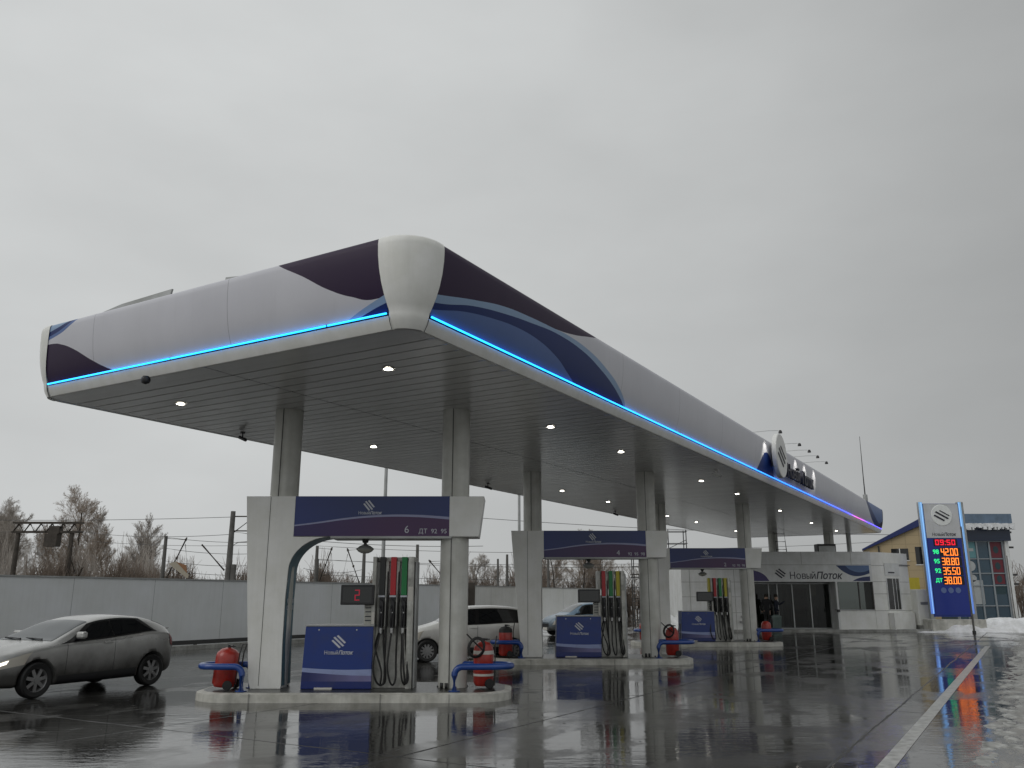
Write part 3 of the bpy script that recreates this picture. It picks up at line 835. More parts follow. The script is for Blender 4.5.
def make_dispenser(loc, i, cols):
    t = thing('fuel_dispenser', ['nearest fuel dispenser with black, red and green nozzle panels', 'middle fuel dispenser with red, green and yellow nozzle panels', 'farthest fuel dispenser with yellow, red and green nozzle panels in front of tiled wall'][i], 'fuel pump', loc, 0, 'fuel dispensers')
    z0 = .15
    # cabinet -2.59..-1.35 ; tower -1.43..-.63 (local x from the right column)
    cb = MB().prism([(0, 0), (1.24, 0), (1.24, 1.06), (.04, 1.06)], 0, .72).build('cabinet', M['cab'], t, .012, loc=(-2.60, -.38, z0))
    MB().box(.03, 1.26, -.01, .73, 1.062, 1.085).build('cabinet_lid', M['galv'], cb)
    logo_bars(cb, (.64, -.006, .80), .22, M['letw'], ang=R(-42))
    brand_text(cb, (.64, -.006, .61), .10, M['letw'])
    for q in (.28, .95): MB().cyl((q, -.006, 1.0), (q, .002, 1.0), .012, n=10).build('rivet', M['chrome'], cb)
    MB().box(.25, .56, -.05, -.002, .0, .03).build('foot_plate', M['whiteband'], cb)
    tw = MB()
    tw.box(-1.42, -1.355, -.30, .26, z0, z0 + 2.28)
    tw.box(-.775, -.67, -.30, .26, z0, z0 + 2.28)
    tw.box(-1.355, -.74, -.14, .26, z0, z0 + 1.05)
    tw.box(-1.355, -.74, -.10, .2, z0 + 2.2, z0 + 2.28)
    tw.box(-1.355, -.74, -.09, .16, z0 + 1.05, z0 + 1.62)
    n = len(cols); step = .53 / 3
    for k in range(3): tw.box(-1.15 + k * .2 - .045, -1.15 + k * .2 + .01, -.22, .1, z0 + 1.05, z0 + 2.2)
    tw.build('hose_tower', M['grime'], t, .006)
    MB().box(-.655, -.625, -.2, .2, z0, z0 + 2.2).build('side_rail', M['galv'], t)
    for k, c in enumerate(cols):
        xc = -1.25 + .2 * k if i != 2 else -1.45 + .2 * k
        w = .05
        MB().box(xc - w, xc + w, -.25, -.05, z0 + 1.60, z0 + 2.279).build('colour_panel', M[c], t, .004)
        MB().box(xc - .06, xc + .06, -.262, -.24, z0 + 1.565, z0 + 1.595).build('grade_plate', M['letw'], t)
        # nozzle in its holder
        nz = MB()
        nz.prism([(-.045, -.0), (.045, -.0), (.045, .5), (-.045, .5)], -.2, -.09)
        nz.prism([(-.035, -.03), (.035, -.03), (.04, .42), (-.02, .47)], -.31, -.2)
        nz.tube([(0, -.30, .36), (0, -.36, .30), (0, -.37, .12), (0, -.33, .02), (.0, -.28, -.02)], .014, 8)
        nz.cyl((0, -.25, -.1), (0, -.25, .02), .028, .034, 10)
        nob = nz.build('nozzle', M['blackp'], t, .006, loc=(xc, 0, z0 + 1.06))
        MB().cyl((0, -.318, .22), (0, -.312, .24), .028, n=12).build('grade_button', M['chrome'], nob)
        MB().cyl((0, -.25, -.03), (0, -.25, -.13), .036, .03, n=12).build('swivel', M['chrome'], nob)
        # hose: down from the nozzle in a loop, back up to the top of the tower
        r2 = random.Random(i * 10 + k)
        sw = (-.10, -.02, .03, .04)[k % 4] + r2.uniform(-.02, .02)
        xe = xc + .098
        low = z0 + .02 + r2.uniform(0, .06)
        pts = []
        ctrl = [(xc, -.25, z0 + .97), (xc + sw * .3, -.32, z0 + .80), (xc + sw, -.40, z0 + .40), (xc + sw * .8 + .04, -.40, low + .08), (xc + .07, -.37, low), (xe + .01, -.32, low + .12), (xe, -.28, z0 + .5), (xe, -.24, z0 + 1.0), (xe, -.22, z0 + 1.6), (xe, -.20, z0 + 2.05), (xe, -.1, z0 + 2.14)]
        pts = catmull(ctrl, 6)
        MB().tube(pts, .0175, 8).build('hose', M['blackr'], t)
        if k != 1:
            ctrl = [(xc - .02, -.25, z0 + .97), (xc - .03 + sw * .5, -.28, z0 + .7), (xc + .02 - sw * .4, -.34, z0 + .3), (xc + .05, -.35, low + .02), (xe + .03, -.30, low + .10), (xe - .03, -.26, z0 + .7), (xe - .05, -.2, z0 + 1.0)]
            MB().tube(catmull(ctrl, 6), .016, 8).build('hose', M['blackr'], t)
    MB().box(-.765, -.68, -.305, -.301, z0 + 1.5, z0 + 1.75).build('sticker', M['whiteband'], t)
    MB().box(-1.41, -1.36, -.305, -.301, z0 + 1.1, z0 + 1.3).build('sticker', M['whiteband'], t)
    # display on an arm above the cabinet
    hs = MB().box(-.30, .30, -.07, .07, 0, .35).build('display_housing', M['blackp'], t, .012, loc=(-1.67, -.30, z0 + 1.43))
    MB().box(-.26, .26, -.075, -.068, .04, .31).build('screen', glassy('display_glass', (.01, .012, .012), .08), hs)
    if i == 0:
        s7 = MB(); seg7(s7, '2', -.045, .075, .09, .19, .018, -.082, -.076)
        s7.build('digit', glow('dim_red_led', (.8, .03, .08), .16), hs)
    MB().box(-1.55, -1.37, -.27, -.12, z0 + 1.08, z0 + 1.43).build('card_panel', M['panelprint'], t, .006)
    m3 = MB()
    for zz in (1.15, 1.22, 1.30, 1.37): m3.box(-1.53, -1.39, -.276, -.27, z0 + zz, z0 + zz + .018)
    m3.build('card_slots', M['letd'], t)
    MB().box(-1.46, -1.36, -.2, .0, z0 + 1.40, z0 + 1.72).build('display_arm', M['galv'], t)
    return t
def catmull(c, n):
    c = [Vector(p) for p in c]; out = []
    for i in range(len(c) - 1):
        p0 = c[max(i - 1, 0)]; p1 = c[i]; p2 = c[i + 1]; p3 = c[min(i + 2, len(c) - 1)]
        for k in range(n):
            t = k / n
            out.append(.5 * ((2 * p1) + (p2 - p0) * t + (2 * p0 - 5 * p1 + 4 * p2 - p3) * t * t + (3 * p1 - p0 - 3 * p2 + p3) * t ** 3))
    out.append(c[-1]); return out
SEG = {'0': 'abcdef', '1': 'bc', '2': 'abged', '3': 'abgcd', '4': 'fgbc', '5': 'afgcd', '6': 'afgedc', '7': 'abc', '8': 'abcdefg', '9': 'abcdfg'}
def seg7(mb, ch, x, z, w, h, t, y0, y1):
    if ch not in SEG:
        mb.box(x, x + t, y0, y1, z, z + t)
        if ch == ':': mb.box(x, x + t, y0, y1, z + h * .6, z + h * .6 + t)
        return
    g = t * .12
    S_ = {'a': (x + g, x + w - g, z + h - t, z + h), 'g': (x + g, x + w - g, z + h / 2 - t / 2, z + h / 2 + t / 2), 'd': (x + g, x + w - g, z, z + t),
          'f': (x, x + t, z + h / 2 + g, z + h - g), 'b': (x + w - t, x + w, z + h / 2 + g, z + h - g), 'e': (x, x + t, z + g, z + h / 2 - g), 'c': (x + w - t, x + w, z + g, z + h / 2 - g)}
    for k in SEG[ch]:
        a = S_[k]; mb.box(a[0], a[1], y0 - (.001 if k in 'agd' else 0), y1, a[2], a[3])

def make_rail(loc, flip, label, L_=.80):
    t = MB(); s = 1 if flip == 0 else -1
    pts = []
    r = .055; z1 = .40; rb = .14; yy = .30
    pts = [(0, -yy, 0), (0, -yy, z1 - rb)]
    for q in range(1, 7): an_ = PI / 2 * q / 6; pts.append((s * rb * (1 - math.cos(an_)), -yy, z1 - rb + rb * math.sin(an_)))
    pts.append((s * (L_ - yy), -yy, z1))
    for q in range(1, 13): an_ = PI * q / 12; pts.append((s * (L_ - yy + yy * math.sin(an_)), -yy * math.cos(an_), z1))
    pts.append((s * rb, yy, z1))
    for q in range(1, 7): an_ = PI / 2 * (1 - q / 6); pts.append((s * rb * (1 - math.cos(an_)), yy, z1 - rb + rb * math.sin(an_)))
    pts.append((0, yy, 0))
    t.tube(pts, r, 12)
    for q in (-yy, yy): t.cyl((0, q, 0), (0, q, .015), .1, n=12)
    return tag(t.build('guard_rail', M['railblue'], loc=loc), label, 'guard rail', 'blue guard rails on the pump islands')

def make_ext(loc, h, r, label, tilt=0, hose=True, band=True, blacktop=False, rz=0):
    t = thing('fire_extinguisher', label, 'fire extinguisher', loc, rz, 'red wheeled fire extinguishers on the islands')
    t.rotation_euler = (0, tilt, rz)
    MB().lathe([(.001, .03), (r * .8, .04), (r, .10), (r, h - .16), (r * .92, h - .09), (r * .62, h - .03), (r * .2, h), (.001, h)], n=24).build('cylinder', M['red'], t)
    if band:
        for z0_, z1_ in ((h * .26, h * .31), (h * .72, h * .80)):
            MB().lathe([(r + .003, z0_), (r + .003, z1_)], n=24).build('label_band', M['whiteband'], t)
    top = MB().cyl((0, 0, h - .01), (0, 0, h + .05), .03, n=10).box(-.015, .11, -.015, .015, h + .02, h + .04)
    top.cyl((0, 0, h + .03), (.07, -.02, h + .03), .018, n=8)
    top.build('valve', M['blackp'], t)
    if blacktop: MB().lathe([(r + .004, h - .16), (r * .95, h - .07), (r * .62, h - .015), (.001, h + .01)], n=24).build('rubber_cover', M['blackr'], t)
    for s in (-1, 1): MB().lathe([(.001, -.02), (.045, -.02), (.08, -.018), (.085, 0), (.08, .018), (.045, .02), (.001, .02)], (-.02 + r * .75, s * (r + .03), .09), 'y', 16).build('wheel', M['blackr'], t)
    MB().tube([(r * 1.1, -.12, .05), (r * 1.15, -.12, h * .9), (r * 1.3, -.12, h + .08), (r * 1.3, .12, h + .08), (r * 1.15, .12, h * .9), (r * 1.1, .12, .05)], .012, 8).build('trolley_frame', M['darkm'], t)
    if hose:
        pts = []
        for k in range(3):
            for q in range(18):
                an_ = 2 * PI * q / 18; rr = .15 - k * .012 + .01 * math.sin(an_ * 2)
                pts.append((-.12 + rr * math.cos(an_), -r - .03 - k * .022, h - .10 + rr * math.sin(an_) * 1.15))
        pts += [(-.2, -.1, h + .02), (-.30, -.08, h + .12)]
        MB().tube(pts, .013, 8).build('hose', M['blackr'], t)
    return t

ISL = [(-1.11 + A.x * k, 16.13 + A.y * k) for k in KS]
NUMS = [('6', 'ДТ  92  95'), ('4', '92  95  98'), ('2', '92  95  98')]
DCOL = [['pblack', 'pred', 'pgreen'], ['pred', 'pgreen', 'pyellow'], ['pyellow', 'pred', 'pgreen', 'pyellow']]
for i, (x_, y_) in enumerate(ISL):
    make_island((x_, y_, 0), i)
    make_gantry((x_, y_, 0), i, *NUMS[i])
    make_dispenser((x_, y_ - .02, 0), i, DCOL[i])
RL = ['left end of the nearest island', 'left end of the middle island', 'left end of the farthest island']
RR_ = ['right end of the nearest island', 'right end of the middle island', 'right end of the farthest island']
for i, (x_, y_) in enumerate(ISL):
    make_rail((x_ - 3.53, y_ - .02 - .42, .15), 1, 'bent blue pipe guard rail at the ' + RL[i])
    make_rail((x_ + .12, y_ - .02 - .42, .15), 0, 'bent blue pipe guard rail at the ' + RR_[i], .98)
    make_ext((x_ - 3.96, y_ - .36, .15), (.70, .80, .70)[i], (.205, .185, .19)[i], ['squat red extinguisher with hose at the ', 'red extinguisher with black cover at the ', 'dark red extinguisher at the '][i] + RL[i], tilt=(.08, 0, 0)[i], hose=False, band=False, blacktop=(i == 1))
    make_ext((x_ + .60, y_ - .16, .15), (.80, .78, .72)[i], .18, ['white banded red extinguisher with coiled hose at the ', 'red extinguisher with hose over its shoulder at the ', 'plain red extinguisher at the '][i] + RR_[i], hose=(i < 2), band=(i == 0))

# ------------------------------------------------------------------ cars
def interp(st, x):
    """smooth monotone-ish interpolation through (x, v) stations"""
    if x <= st[0][0]: return st[0][1]
    if x >= st[-1][0]: return st[-1][1]
    for i in range(len(st) - 1):
        if st[i][0] <= x <= st[i + 1][0]:
            x0, v0 = st[i]; x1, v1 = st[i + 1]; h = x1 - x0
            def sl(j):
                if j <= 0 or j >= len(st) - 1:
                    a = max(j - 1, 0); b = min(j + 1, len(st) - 1); return (st[b][1] - st[a][1]) / (st[b][0] - st[a][0])
                d0 = (st[j][1] - st[j - 1][1]) / (st[j][0] - st[j - 1][0]); d1 = (st[j + 1][1] - st[j][1]) / (st[j + 1][0] - st[j][0])
                return 0 if d0 * d1 <= 0 else 2 * d0 * d1 / (d0 + d1)
            m0, m1 = sl(i), sl(i + 1); t = (x - x0) / h
            return (2 * t ** 3 - 3 * t * t + 1) * v0 + (t ** 3 - 2 * t * t + t) * h * m0 + (-2 * t ** 3 + 3 * t * t) * v1 + (t ** 3 - t * t) * h * m1
class Car:
    def __init__(s, spec): s.__dict__.update(spec)
    def ring(s, x):
        zt, zb, w, zs = interp(s.top, x), interp(s.belt, x), interp(s.wid, x), interp(s.sill, x)
        zb = min(zb, zt - .02); h = zt - zb; k = min(1, h / .42)
        wr = w * (.90 - .22 * k)
        mid = zs + (zb - zs) * .5
        return [(0, zs), (w * .78, zs), (w * .955, zs + .05), (w * .99, zs + (zb - zs) * .30), (w, mid + .03), (w * .985, zb - .05 - .02 * k), (w * .955, zb), (wr, zb + h * .84), (wr * .82, zb + h * .955), (0, zt)]
    def P(s, x, q):
        """q: 0 bottom centre .. 9 top centre; negative side by sign after 9 -> 18"""
        sgn = 1
        if q > 9: q = 18 - q; sgn = -1
        r = s.ring(x); i = min(int(q), 8); t = q - i
        p0 = r[max(i - 1, 0)]; p1 = r[i]; p2 = r[i + 1]; p3 = r[i + 2] if i + 2 < 10 else (-r[8][0], r[8][1])
        if i == 0: p0 = (-r[1][0], r[1][1])
        def cr(a, b, c, d): 
            v = .5 * (2 * b + (c - a) * t + (2 * a - 5 * b + 4 * c - d) * t * t + (3 * b - a - 3 * c + d) * t ** 3)
            return v * .55 + (b + (c - b) * t) * .45
        return Vector((x, sgn * cr(p0[0], p1[0], p2[0], p3[0]), cr(p0[1], p1[1], p2[1], p3[1])))
    def Pn(s, x, q, off):
        e = .01; a = s.P(x + e, q) - s.P(x - e, q); b = s.P(x, min(q + .03, 17.99)) - s.P(x, max(q - .03, .01))
        n = a.cross(b)
        if n.length < 1e-9: n = Vector((0, 0, 1))
        n.normalize(); p = s.P(x, q)
        if n.dot(p - Vector((x, 0, .7))) < 0: n = -n
        return p + n * off
    def patch(s, mb, q0, q1, xl0, xr0, xl1, xr1, off=.006, na=14, nb=6, rag=None):
        """bilinear patch: q from q0 to q1, x range at q0 (xl0..xr0) and at q1 (xl1..xr1)"""
        rows = []
        for j in range(nb + 1):
            t = j / nb; row = []
            xl = xl0 + (xl1 - xl0) * t; xr = xr0 + (xr1 - xr0) * t
            for i in range(na + 1): row.append(s.Pn(xl + (xr - xl) * i / na, q0 + (q1 - q0) * t, off))
            rows.append(row)
        mb.grid(rows)
    def build(s, name, label, paint, loc, rz, lit=False):
        root = thing(name, label, 'car', loc, rz)
        L_ = s.top[-1][0]
        nx = 76; qs = [18 * k / 72 for k in range(73)]
        mb = MB(); rows = [[s.P(L_ * i / nx, q) for q in qs] for i in range(nx + 1)]
        mb.grid(rows)
        mb.add([*rows[0]], [tuple(range(73))]); mb.add([*rows[-1]], [tuple(range(72, -1, -1))])
        body = mb.build('body', paint, root, weld=True)
        for wx in s.wheels:
            for sg in (-1, 1):
                cm = MB().cyl((wx, sg * .52, s.wr), (wx, sg * 1.2, s.wr), s.wr + .055, n=40)
                c = cm.build('cut', M['seam'])
                md = body.modifiers.new('arch', 'BOOLEAN'); md.object = c; md.operation = 'DIFFERENCE'; md.solver = 'EXACT'
                c.parent = root
        dg = bpy.context.evaluated_depsgraph_get(); dg.update()
        me = bpy.data.meshes.new_from_object(body.evaluated_get(dg))
        body.modifiers.clear(); body.data = me; me.name = 'body'
        me.materials.clear(); me.materials.append(paint); me.materials.append(M['seam'])
        for p in me.polygons:
            c = p.center; p.material_index = 0
            for wx in s.wheels:
                if (c.x - wx) ** 2 + (c.z - s.wr) ** 2 < (s.wr + .05) ** 2 and abs(c.y) < .86 * max(v for _, v in s.wid): p.material_index = 1
            if c.z < .34 and abs(p.normal.z) > .9: p.material_index = 1
        for o in [q for q in bpy.data.objects if q.name.startswith('cut')]: bpy.data.objects.remove(o)
        for sg in (0, 1):
            f = (lambda q: q) if sg == 0 else (lambda q: 18 - q)
            m_ = MB(); s.patch(m_, f(6.06), f(7.02), *s.trim, off=.004, na=40); m_.build('window_trim', M['seam'], root)
            for w in s.windows:
                m_ = MB(); s.patch(m_, f(6.16), f(6.9), *w, off=.009); m_.build('side_window', M['carglass'], root)
            for x in s.doors:
                m_ = MB(); s.patch(m_, f(2.4), f(5.95), x, x + .009, x + .02, x + .029, off=.003, na=1, nb=24); m_.build('door_seam', M['seam'], root)
            m_ = MB(); s.patch(m_, f(1.9), f(2.75), s.wheels[0] + s.wr + .1, s.wheels[1] - s.wr - .1, s.wheels[0] + s.wr + .1, s.wheels[1] - s.wr - .1, off=.008, na=20)
            m_.build('side_skirt', M['blackp'], root)
            for x in s.handles:
                p = s.Pn(x, f(5.1), .022); h = MB().obox(p, .19, .03, .035); h.build('door_handle', paint, root, .008)
            m_ = MB(); s.patch(m_, f(s.hl[0]), f(s.hl[1]), *s.hl[2], off=.008)
            hl = m_.build('headlight', M['lamp_amber'], root)
            if lit:
                m_ = MB(); a = s.hl[2]; s.patch(m_, f(s.hl[0] + .38), f(s.hl[1] - .42), a[0] + .05, a[0] + .22, a[0] + .08, a[0] + .26, off=.014); m_.build('bulb_glow', M['headon'], hl)
            m_ = MB(); s.patch(m_, f(s.tl[0]), f(s.tl[1]), *s.tl[2], off=.008); m_.build('tail_light', M['tail'], root)
            p = s.Pn(s.mirror, f(6.15), .10)
            mm = MB().obox(p + Vector((0, 0, .05)), .12, .20, .13); mi = mm.build('wing_mirror', paint, root, .035)
            MB().obox(p + Vector((0, (-.06 if p.y > 0 else .06), -.01)), .06, .14, .04).build('mirror_stalk', M['blackp'], mi)
        m_ = MB(); s.patch(m_, 7.25, 10.75, *s.screen, off=.006, na=14, nb=20); m_.build('windscreen', M['windscreen'], root)
        m_ = MB(); s.patch(m_, 7.25, 10.75, *s.rear, off=.006, na=10, nb=20); m_.build('rear_window', M['carglass'], root)
        if s.wipers:
            x0 = s.screen[0] + .05
            m_ = MB()
            for yy in (-.45, .15):
                zz = interp(s.top, x0); m_.tube([(x0 - .03, yy, zz + .01), (x0 - .0, yy + .30, interp(s.top, x0) + .02), (x0 + .05, yy + .55, interp(s.top, x0 + .05) + .0)], .014, 6)
            m_.build('wiper', M['blackp'], root)
        g = MB(); w0 = s.wid[0][1]
        g.box(-.012, .01, -w0 * .8, w0 * .8, s.top[0][1] - .20, s.top[0][1] - .06); g.build('grille', M['blackp'], root, .006)
        MB().box(-.02, .012, -.26, .26, s.top[0][1] - .34, s.top[0][1] - .23).build('number_plate', M['whiteband'], root)
        if s.spoiler:
            x, z, w = s.spoiler; MB().prism([(x - .16, z - .015), (x + .10, z - .005), (x + .13, z + .02), (x - .16, z + .03)], -w, w).build('spoiler', paint, root, .01)
        for wx in s.wheels:
            for sg in (-1, 1):
                y = sg * (s.track); r = s.wr; q = sg
                hub = MB().lathe([(.001, 0.085 * q), (.045, .085 * q), (.05, .06 * q), (.001, .06 * q)], (wx, y, r), 'y', 16).build('wheel', M['rim'], root)
                rr = r * .66
                MB().lathe([(rr, -.09 * q), (r * .90, -.10 * q), (r * .985, -.08 * q), (r, -.04 * q), (r, .04 * q), (r * .985, .08 * q), (r * .90, .10 * q), (rr, .085 * q), (rr, -.09 * q)], (wx, y, r), 'y', 36).build('tyre', M['tyre'], hub)
                rm = MB().lathe([(rr, .085 * q), (rr * .95, .07 * q), (rr * .9, .03 * q), (rr * .9, -.05 * q)], (wx, y, r), 'y', 36)
                for k in range(s.spokes):
                    an_ = 2 * PI * k / s.spokes + .2
                    d = Vector((math.cos(an_), 0, math.sin(an_))); n_ = Vector((-d.z, 0, d.x)); c = Vector((wx, y, r))
                    w0_, w1_ = .022 + .2 / s.spokes * .35, .018 + .2 / s.spokes * .5
                    pts = []
                    for yy in (.045 * q, .068 * q):
                        pts += [c + d * .03 + n_ * w0_ + Vector((0, yy + .01 * q, 0)), c + d * rr * .97 + n_ * w1_ * .9 + Vector((0, yy, 0)), c + d * rr * .97 - n_ * w1_ * .9 + Vector((0, yy, 0)), c + d * .03 - n_ * w0_ + Vector((0, yy + .01 * q, 0))]
                    rm.add(pts, [(0, 1, 2, 3), (7, 6, 5, 4), (0, 4, 5, 1), (1, 5, 6, 2), (2, 6, 7, 3), (3, 7, 4, 0)])
                rm.build('rim', M['rim'], hub)
                MB().lathe([(.001, .0), (rr * .92, .0)], (wx, y - .04 * q, r), 'y', 24).build('brake_disc', M['darkm'], hub)
        return root
silver = Car(dict(
    top=[(0, .62), (.12, .72), (.4, .82), (.85, .93), (1.2, 1.00), (1.5, 1.13), (2.0, 1.345), (2.4, 1.43), (2.8, 1.455), (3.2, 1.43), (3.6, 1.34), (3.92, 1.20), (4.08, 1.07), (4.2, .93), (4.26, .72)],
    belt=[(0, .58), (.3, .72), (.9, .86), (1.4, .93), (2.2, .97), (3.0, 1.04), (3.5, 1.09), (3.9, 1.08), (4.12, .95), (4.26, .66)],
    wid=[(0, .52), (.08, .66), (.25, .76), (.6, .85), (1.2, .875), (2.2, .88), (3.4, .885), (3.8, .86), (4.1, .78), (4.26, .62)],
    sill=[(0, .30), (.2, .22), (1, .19), (3.4, .20), (4.0, .24), (4.26, .36)],
    wheels=(.90, 3.53), wr=.32, track=.775, spokes=7,
    trim=(1.32, 3.62, 2.02, 3.25), windows=[(1.60, 2.53, 2.13, 2.52), (2.56, 3.50, 2.55, 3.16)], doors=[1.45, 2.53], handles=[2.38], hl=(4.35, 5.5, (.10, .62, .22, .78)), tl=(4.5, 5.8, (4.02, 4.2, 3.95, 4.16)),
    mirror=1.72, screen=(1.20, 2.05, 1.20, 2.05), rear=(3.62, 4.02, 3.62, 4.02), wipers=True, spoiler=(4.02, 1.14, .62)))
supermini = dict(
    top=[(0, .62), (.1, .74), (.35, .87), (.75, .98), (.95, 1.05), (1.2, 1.20), (1.55, 1.40), (1.9, 1.485), (2.4, 1.50), (2.9, 1.48), (3.3, 1.41), (3.5, 1.25), (3.6, 1.0), (3.64, .75)],
    belt=[(0, .56), (.3, .76), (.8, .88), (1.3, .93), (2.2, .96), (3.0, 1.0), (3.4, 1.0), (3.55, .9), (3.64, .66)],
    wid=[(0, .50), (.08, .62), (.25, .72), (.6, .81), (1.2, .83), (2.4, .835), (3.0, .82), (3.4, .77), (3.64, .64)],
    sill=[(0, .32), (.2, .24), (1, .20), (2.9, .20), (3.4, .26), (3.64, .38)],
    wheels=(.66, 3.03), wr=.29, track=.73, spokes=11,
    trim=(1.08, 3.38, 1.62, 3.22), windows=[(1.26, 1.98, 1.70, 2.00), (2.10, 3.08, 2.10, 2.92)], doors=[1.1, 2.03], handles=[1.95, 2.95], hl=(4.2, 5.6, (.10, .42, .20, .58)), tl=(4.5, 6.2, (3.46, 3.6, 3.42, 3.56)),
    mirror=1.30, screen=(.98, 1.66, .98, 1.66), rear=(3.40, 3.56, 3.40, 3.56), wipers=False, spoiler=None)
def heading(fx, fy, rx, ry): return math.atan2(ry - fy, rx - fx)
# silver car: front and rear wheel ground points (middle of the track)
def place_car(car, name, label, paint, f, r_, lit=False):
    rz = heading(*f, *r_); d = Vector((math.cos(rz), math.sin(rz), 0))
    o = Vector((*f, 0)) - d * car.wheels[0]
    return car.build(name, label, paint, o, rz, lit)
# visible near side wheels -> shift by the track sideways
def mid_of(f, r_, track, side):
    d = (Vector(r_) - Vector(f)).normalized(); n = Vector((-d.y, d.x)) * track * side
    return (Vector(f) + n, Vector(r_) + n)
f, r_ = mid_of((-8.30, 15.72), (-7.26, 18.0), .84, 1)
sc_ = place_car(silver, 'parked_car', 'muddy silver three door hatchback with lit headlight driving out at the left edge', M['silver'], f, r_, True)
sc_.scale = (.965, .965, .95)
f, r_ = mid_of((-2.32, 24.3), (.02, 24.75), .8, 1)
place_car(Car(supermini), 'parked_car', 'small white hatchback parked behind the nearest pump island', M['carwhite'], f, r_)
sm2 = dict(supermini); sm2['spokes'] = 6
f, r_ = mid_of((2.42, 40.2), (4.75, 41.0), .8, 1)
place_car(Car(sm2), 'parked_car', 'small grey blue hatchback standing behind the middle pump island', M['carblue'], f, r_)

# ------------------------------------------------------------------ perimeter wall
D = A; wb = Vector((-11.9, 31.2, 0))
def wall(t0, t1, h, mat, label, off=0):
    mb = MB(); n = B * -1
    t = thing('boundary_wall', label, 'wall', wb + D * t0, RZ, 'concrete boundary wall sections')
    m1 = MB().box(0, t1 - t0, off, off + .16, 0, h); m1.build('wall_panel', mat, t)
    MB().box(0, t1 - t0, off - .03, off + .19, h + .002, h + .05).build('coping', M['galv'], t)
    j = MB(); x = 2.0
    while x < t1 - t0:
        j.box(x, x + .012, off - .003, off + .002, .05, h - .01); x += 3.0
    j.build('panel_joint', plain('joint_grey', (.3, .31, .32), .8), t)
    return t
wm1 = dirty('grey_painted_wall', (.70, .72, .74), .7, var=.07, scale=.6)
wm2 = dirty('light_grey_wall', (.68, .68, .66), .7, var=.12, scale=.6)
wm3 = dirty('white_wall', (.82, .83, .82), .7, var=.08, scale=.6)
wall(-24, 18.7, 2.32, wm1, 'long grey boundary wall behind the silver car')
wall(19.1, 25.0, 2.32, wm2, 'light grey boundary wall section behind the white car')
wall(25.0, 39.0, 2.30, wm3, 'white boundary wall section behind the blue car')
pp = wb + D * 18.9
tag(MB().prism([(-.28, 0), (.28, 0), (.30, 2.5), (-.34, 2.5)], -.15, .25).build('gate_post', M['rust'], loc=pp), 'dark leaning gate post in the wall above the white car', 'post')
ko = wb - B * 1.4
tag(MB().box(-24, 19, 0, .18, 0, .14).build('kerb', M['kerb'], loc=ko), kind='structure').rotation_euler = (0, 0, RZ)
gr = thing('low_guard_rail', 'low dark steel rail along the foot of the grey wall', 'guard rail', wb - B * .55, RZ)
MB().box(-24, 18.5, 0, .05, .12, .26).build('rail_beam', M['darkm'], gr)
pm = MB()
for k in range(15): MB().box(-23.5 + k * 3, -23.4 + k * 3, .05, .12, 0, .25).build('rail_post', M['darkm'], gr)
pc = wb - B * .8 + D * 0
patch('snow_strip', M['slush'], pc.x, pc.y, 22, .55, RZ, .05, 200, 10, .9, .8, 9)
pc = wb + D * 28 - B * 1.4
patch('snow_bank', M['snow'], pc.x, pc.y, 5, 1.0, RZ, .5, 60, 14, .9, .6, 19)

# ------------------------------------------------------------------ shop
shop = thing('station_shop', 'low white panelled station shop with dark glazed entrance and black lettering', 'shop building', (8.85, 45.6, 0), 0)
SW = 10.0
MB().box(0, 3.75, 0, 6.5, .12, 4.07).build('wall', M['white2'], shop)
MB().box(3.75, SW, 0, .35, 2.52, 4.07).build('fascia', M['white2'], shop)
MB().box(3.76, SW - .01, .36, 6.4, 3.7, 3.95).build('roof', M['galv'], shop)
MB().box(3.76, SW + .3, 5.9, 6.4, .1, 3.69).build('back_wall', plain('shop_inside', (.45, .40, .30), .8), shop)
MB().box(-.05, SW + .3, -.12, 6.5, 0, .118).build('plinth', M['kerb'], shop)
# rounded right corner and side wall, which runs back parallel to the canopy
rc = .75
sdv = Vector((A.x, A.y)); sdv = Vector((math.sin(R(52)), math.cos(R(52)))); nrm = Vector((sdv.y, -sdv.x))
c0 = Vector((SW + .25, rc)); pts = [(SW, 0), (SW + .25, 0)]
for q in range(1, 9):
    an_ = -PI / 2 + (PI / 2 - R(52)) * q / 8
    pts.append((c0.x + rc * math.cos(an_), c0.y + rc * math.sin(an_)))
e_ = Vector(pts[-1])
far = e_ + sdv * 2.5
MB().prism(pts + [(far.x, far.y), (far.x - 2, far.y + .5), (SW, 1.2)], .12, 4.04, 'z').build('corner_pier', M['white'], shop)
mb = MB()
pj = [(SW, 0)] + [(p[0], p[1]) for p in pts[1:]] + [(far.x, far.y)]
for z in (1.05, 1.9, 2.52, 3.35): mb.grid([[(x + .004 * (1 if q > 2 else 0), y - .004, zz) for q, (x, y) in enumerate(pj)] for zz in (z, z + .02)], smooth=False)
mb.build('panel_joint', M['kerb'], shop)
def side_quad(s0, s1, z0_, z1_, off, th=.02):
    a_ = e_ + sdv * s0 + nrm * off; b_ = e_ + sdv * s1 + nrm * off; n2_ = nrm * th
    return [(a_.x, a_.y), (b_.x, b_.y), (b_.x + n2_.x, b_.y + n2_.y), (a_.x + n2_.x, a_.y + n2_.y)], z0_, z1_
def side_part(name, mat, *qs):
    m_ = MB()
    for q in qs: m_.prism(*side_quad(*q), 'z')
    return m_.build(name, mat, shop)
side_part('side_window', M['carglass'], (.15, 1.35, 1.12, 2.7, .002))
side_part('side_window_frame', M['white2'], (.1, .16, 1.1, 2.72, .01), (.7, .75, 1.1, 2.72, .01), (1.35, 1.45, 1.1, 2.72, .01), (1.03, 1.07, 1.1, 2.72, .01))
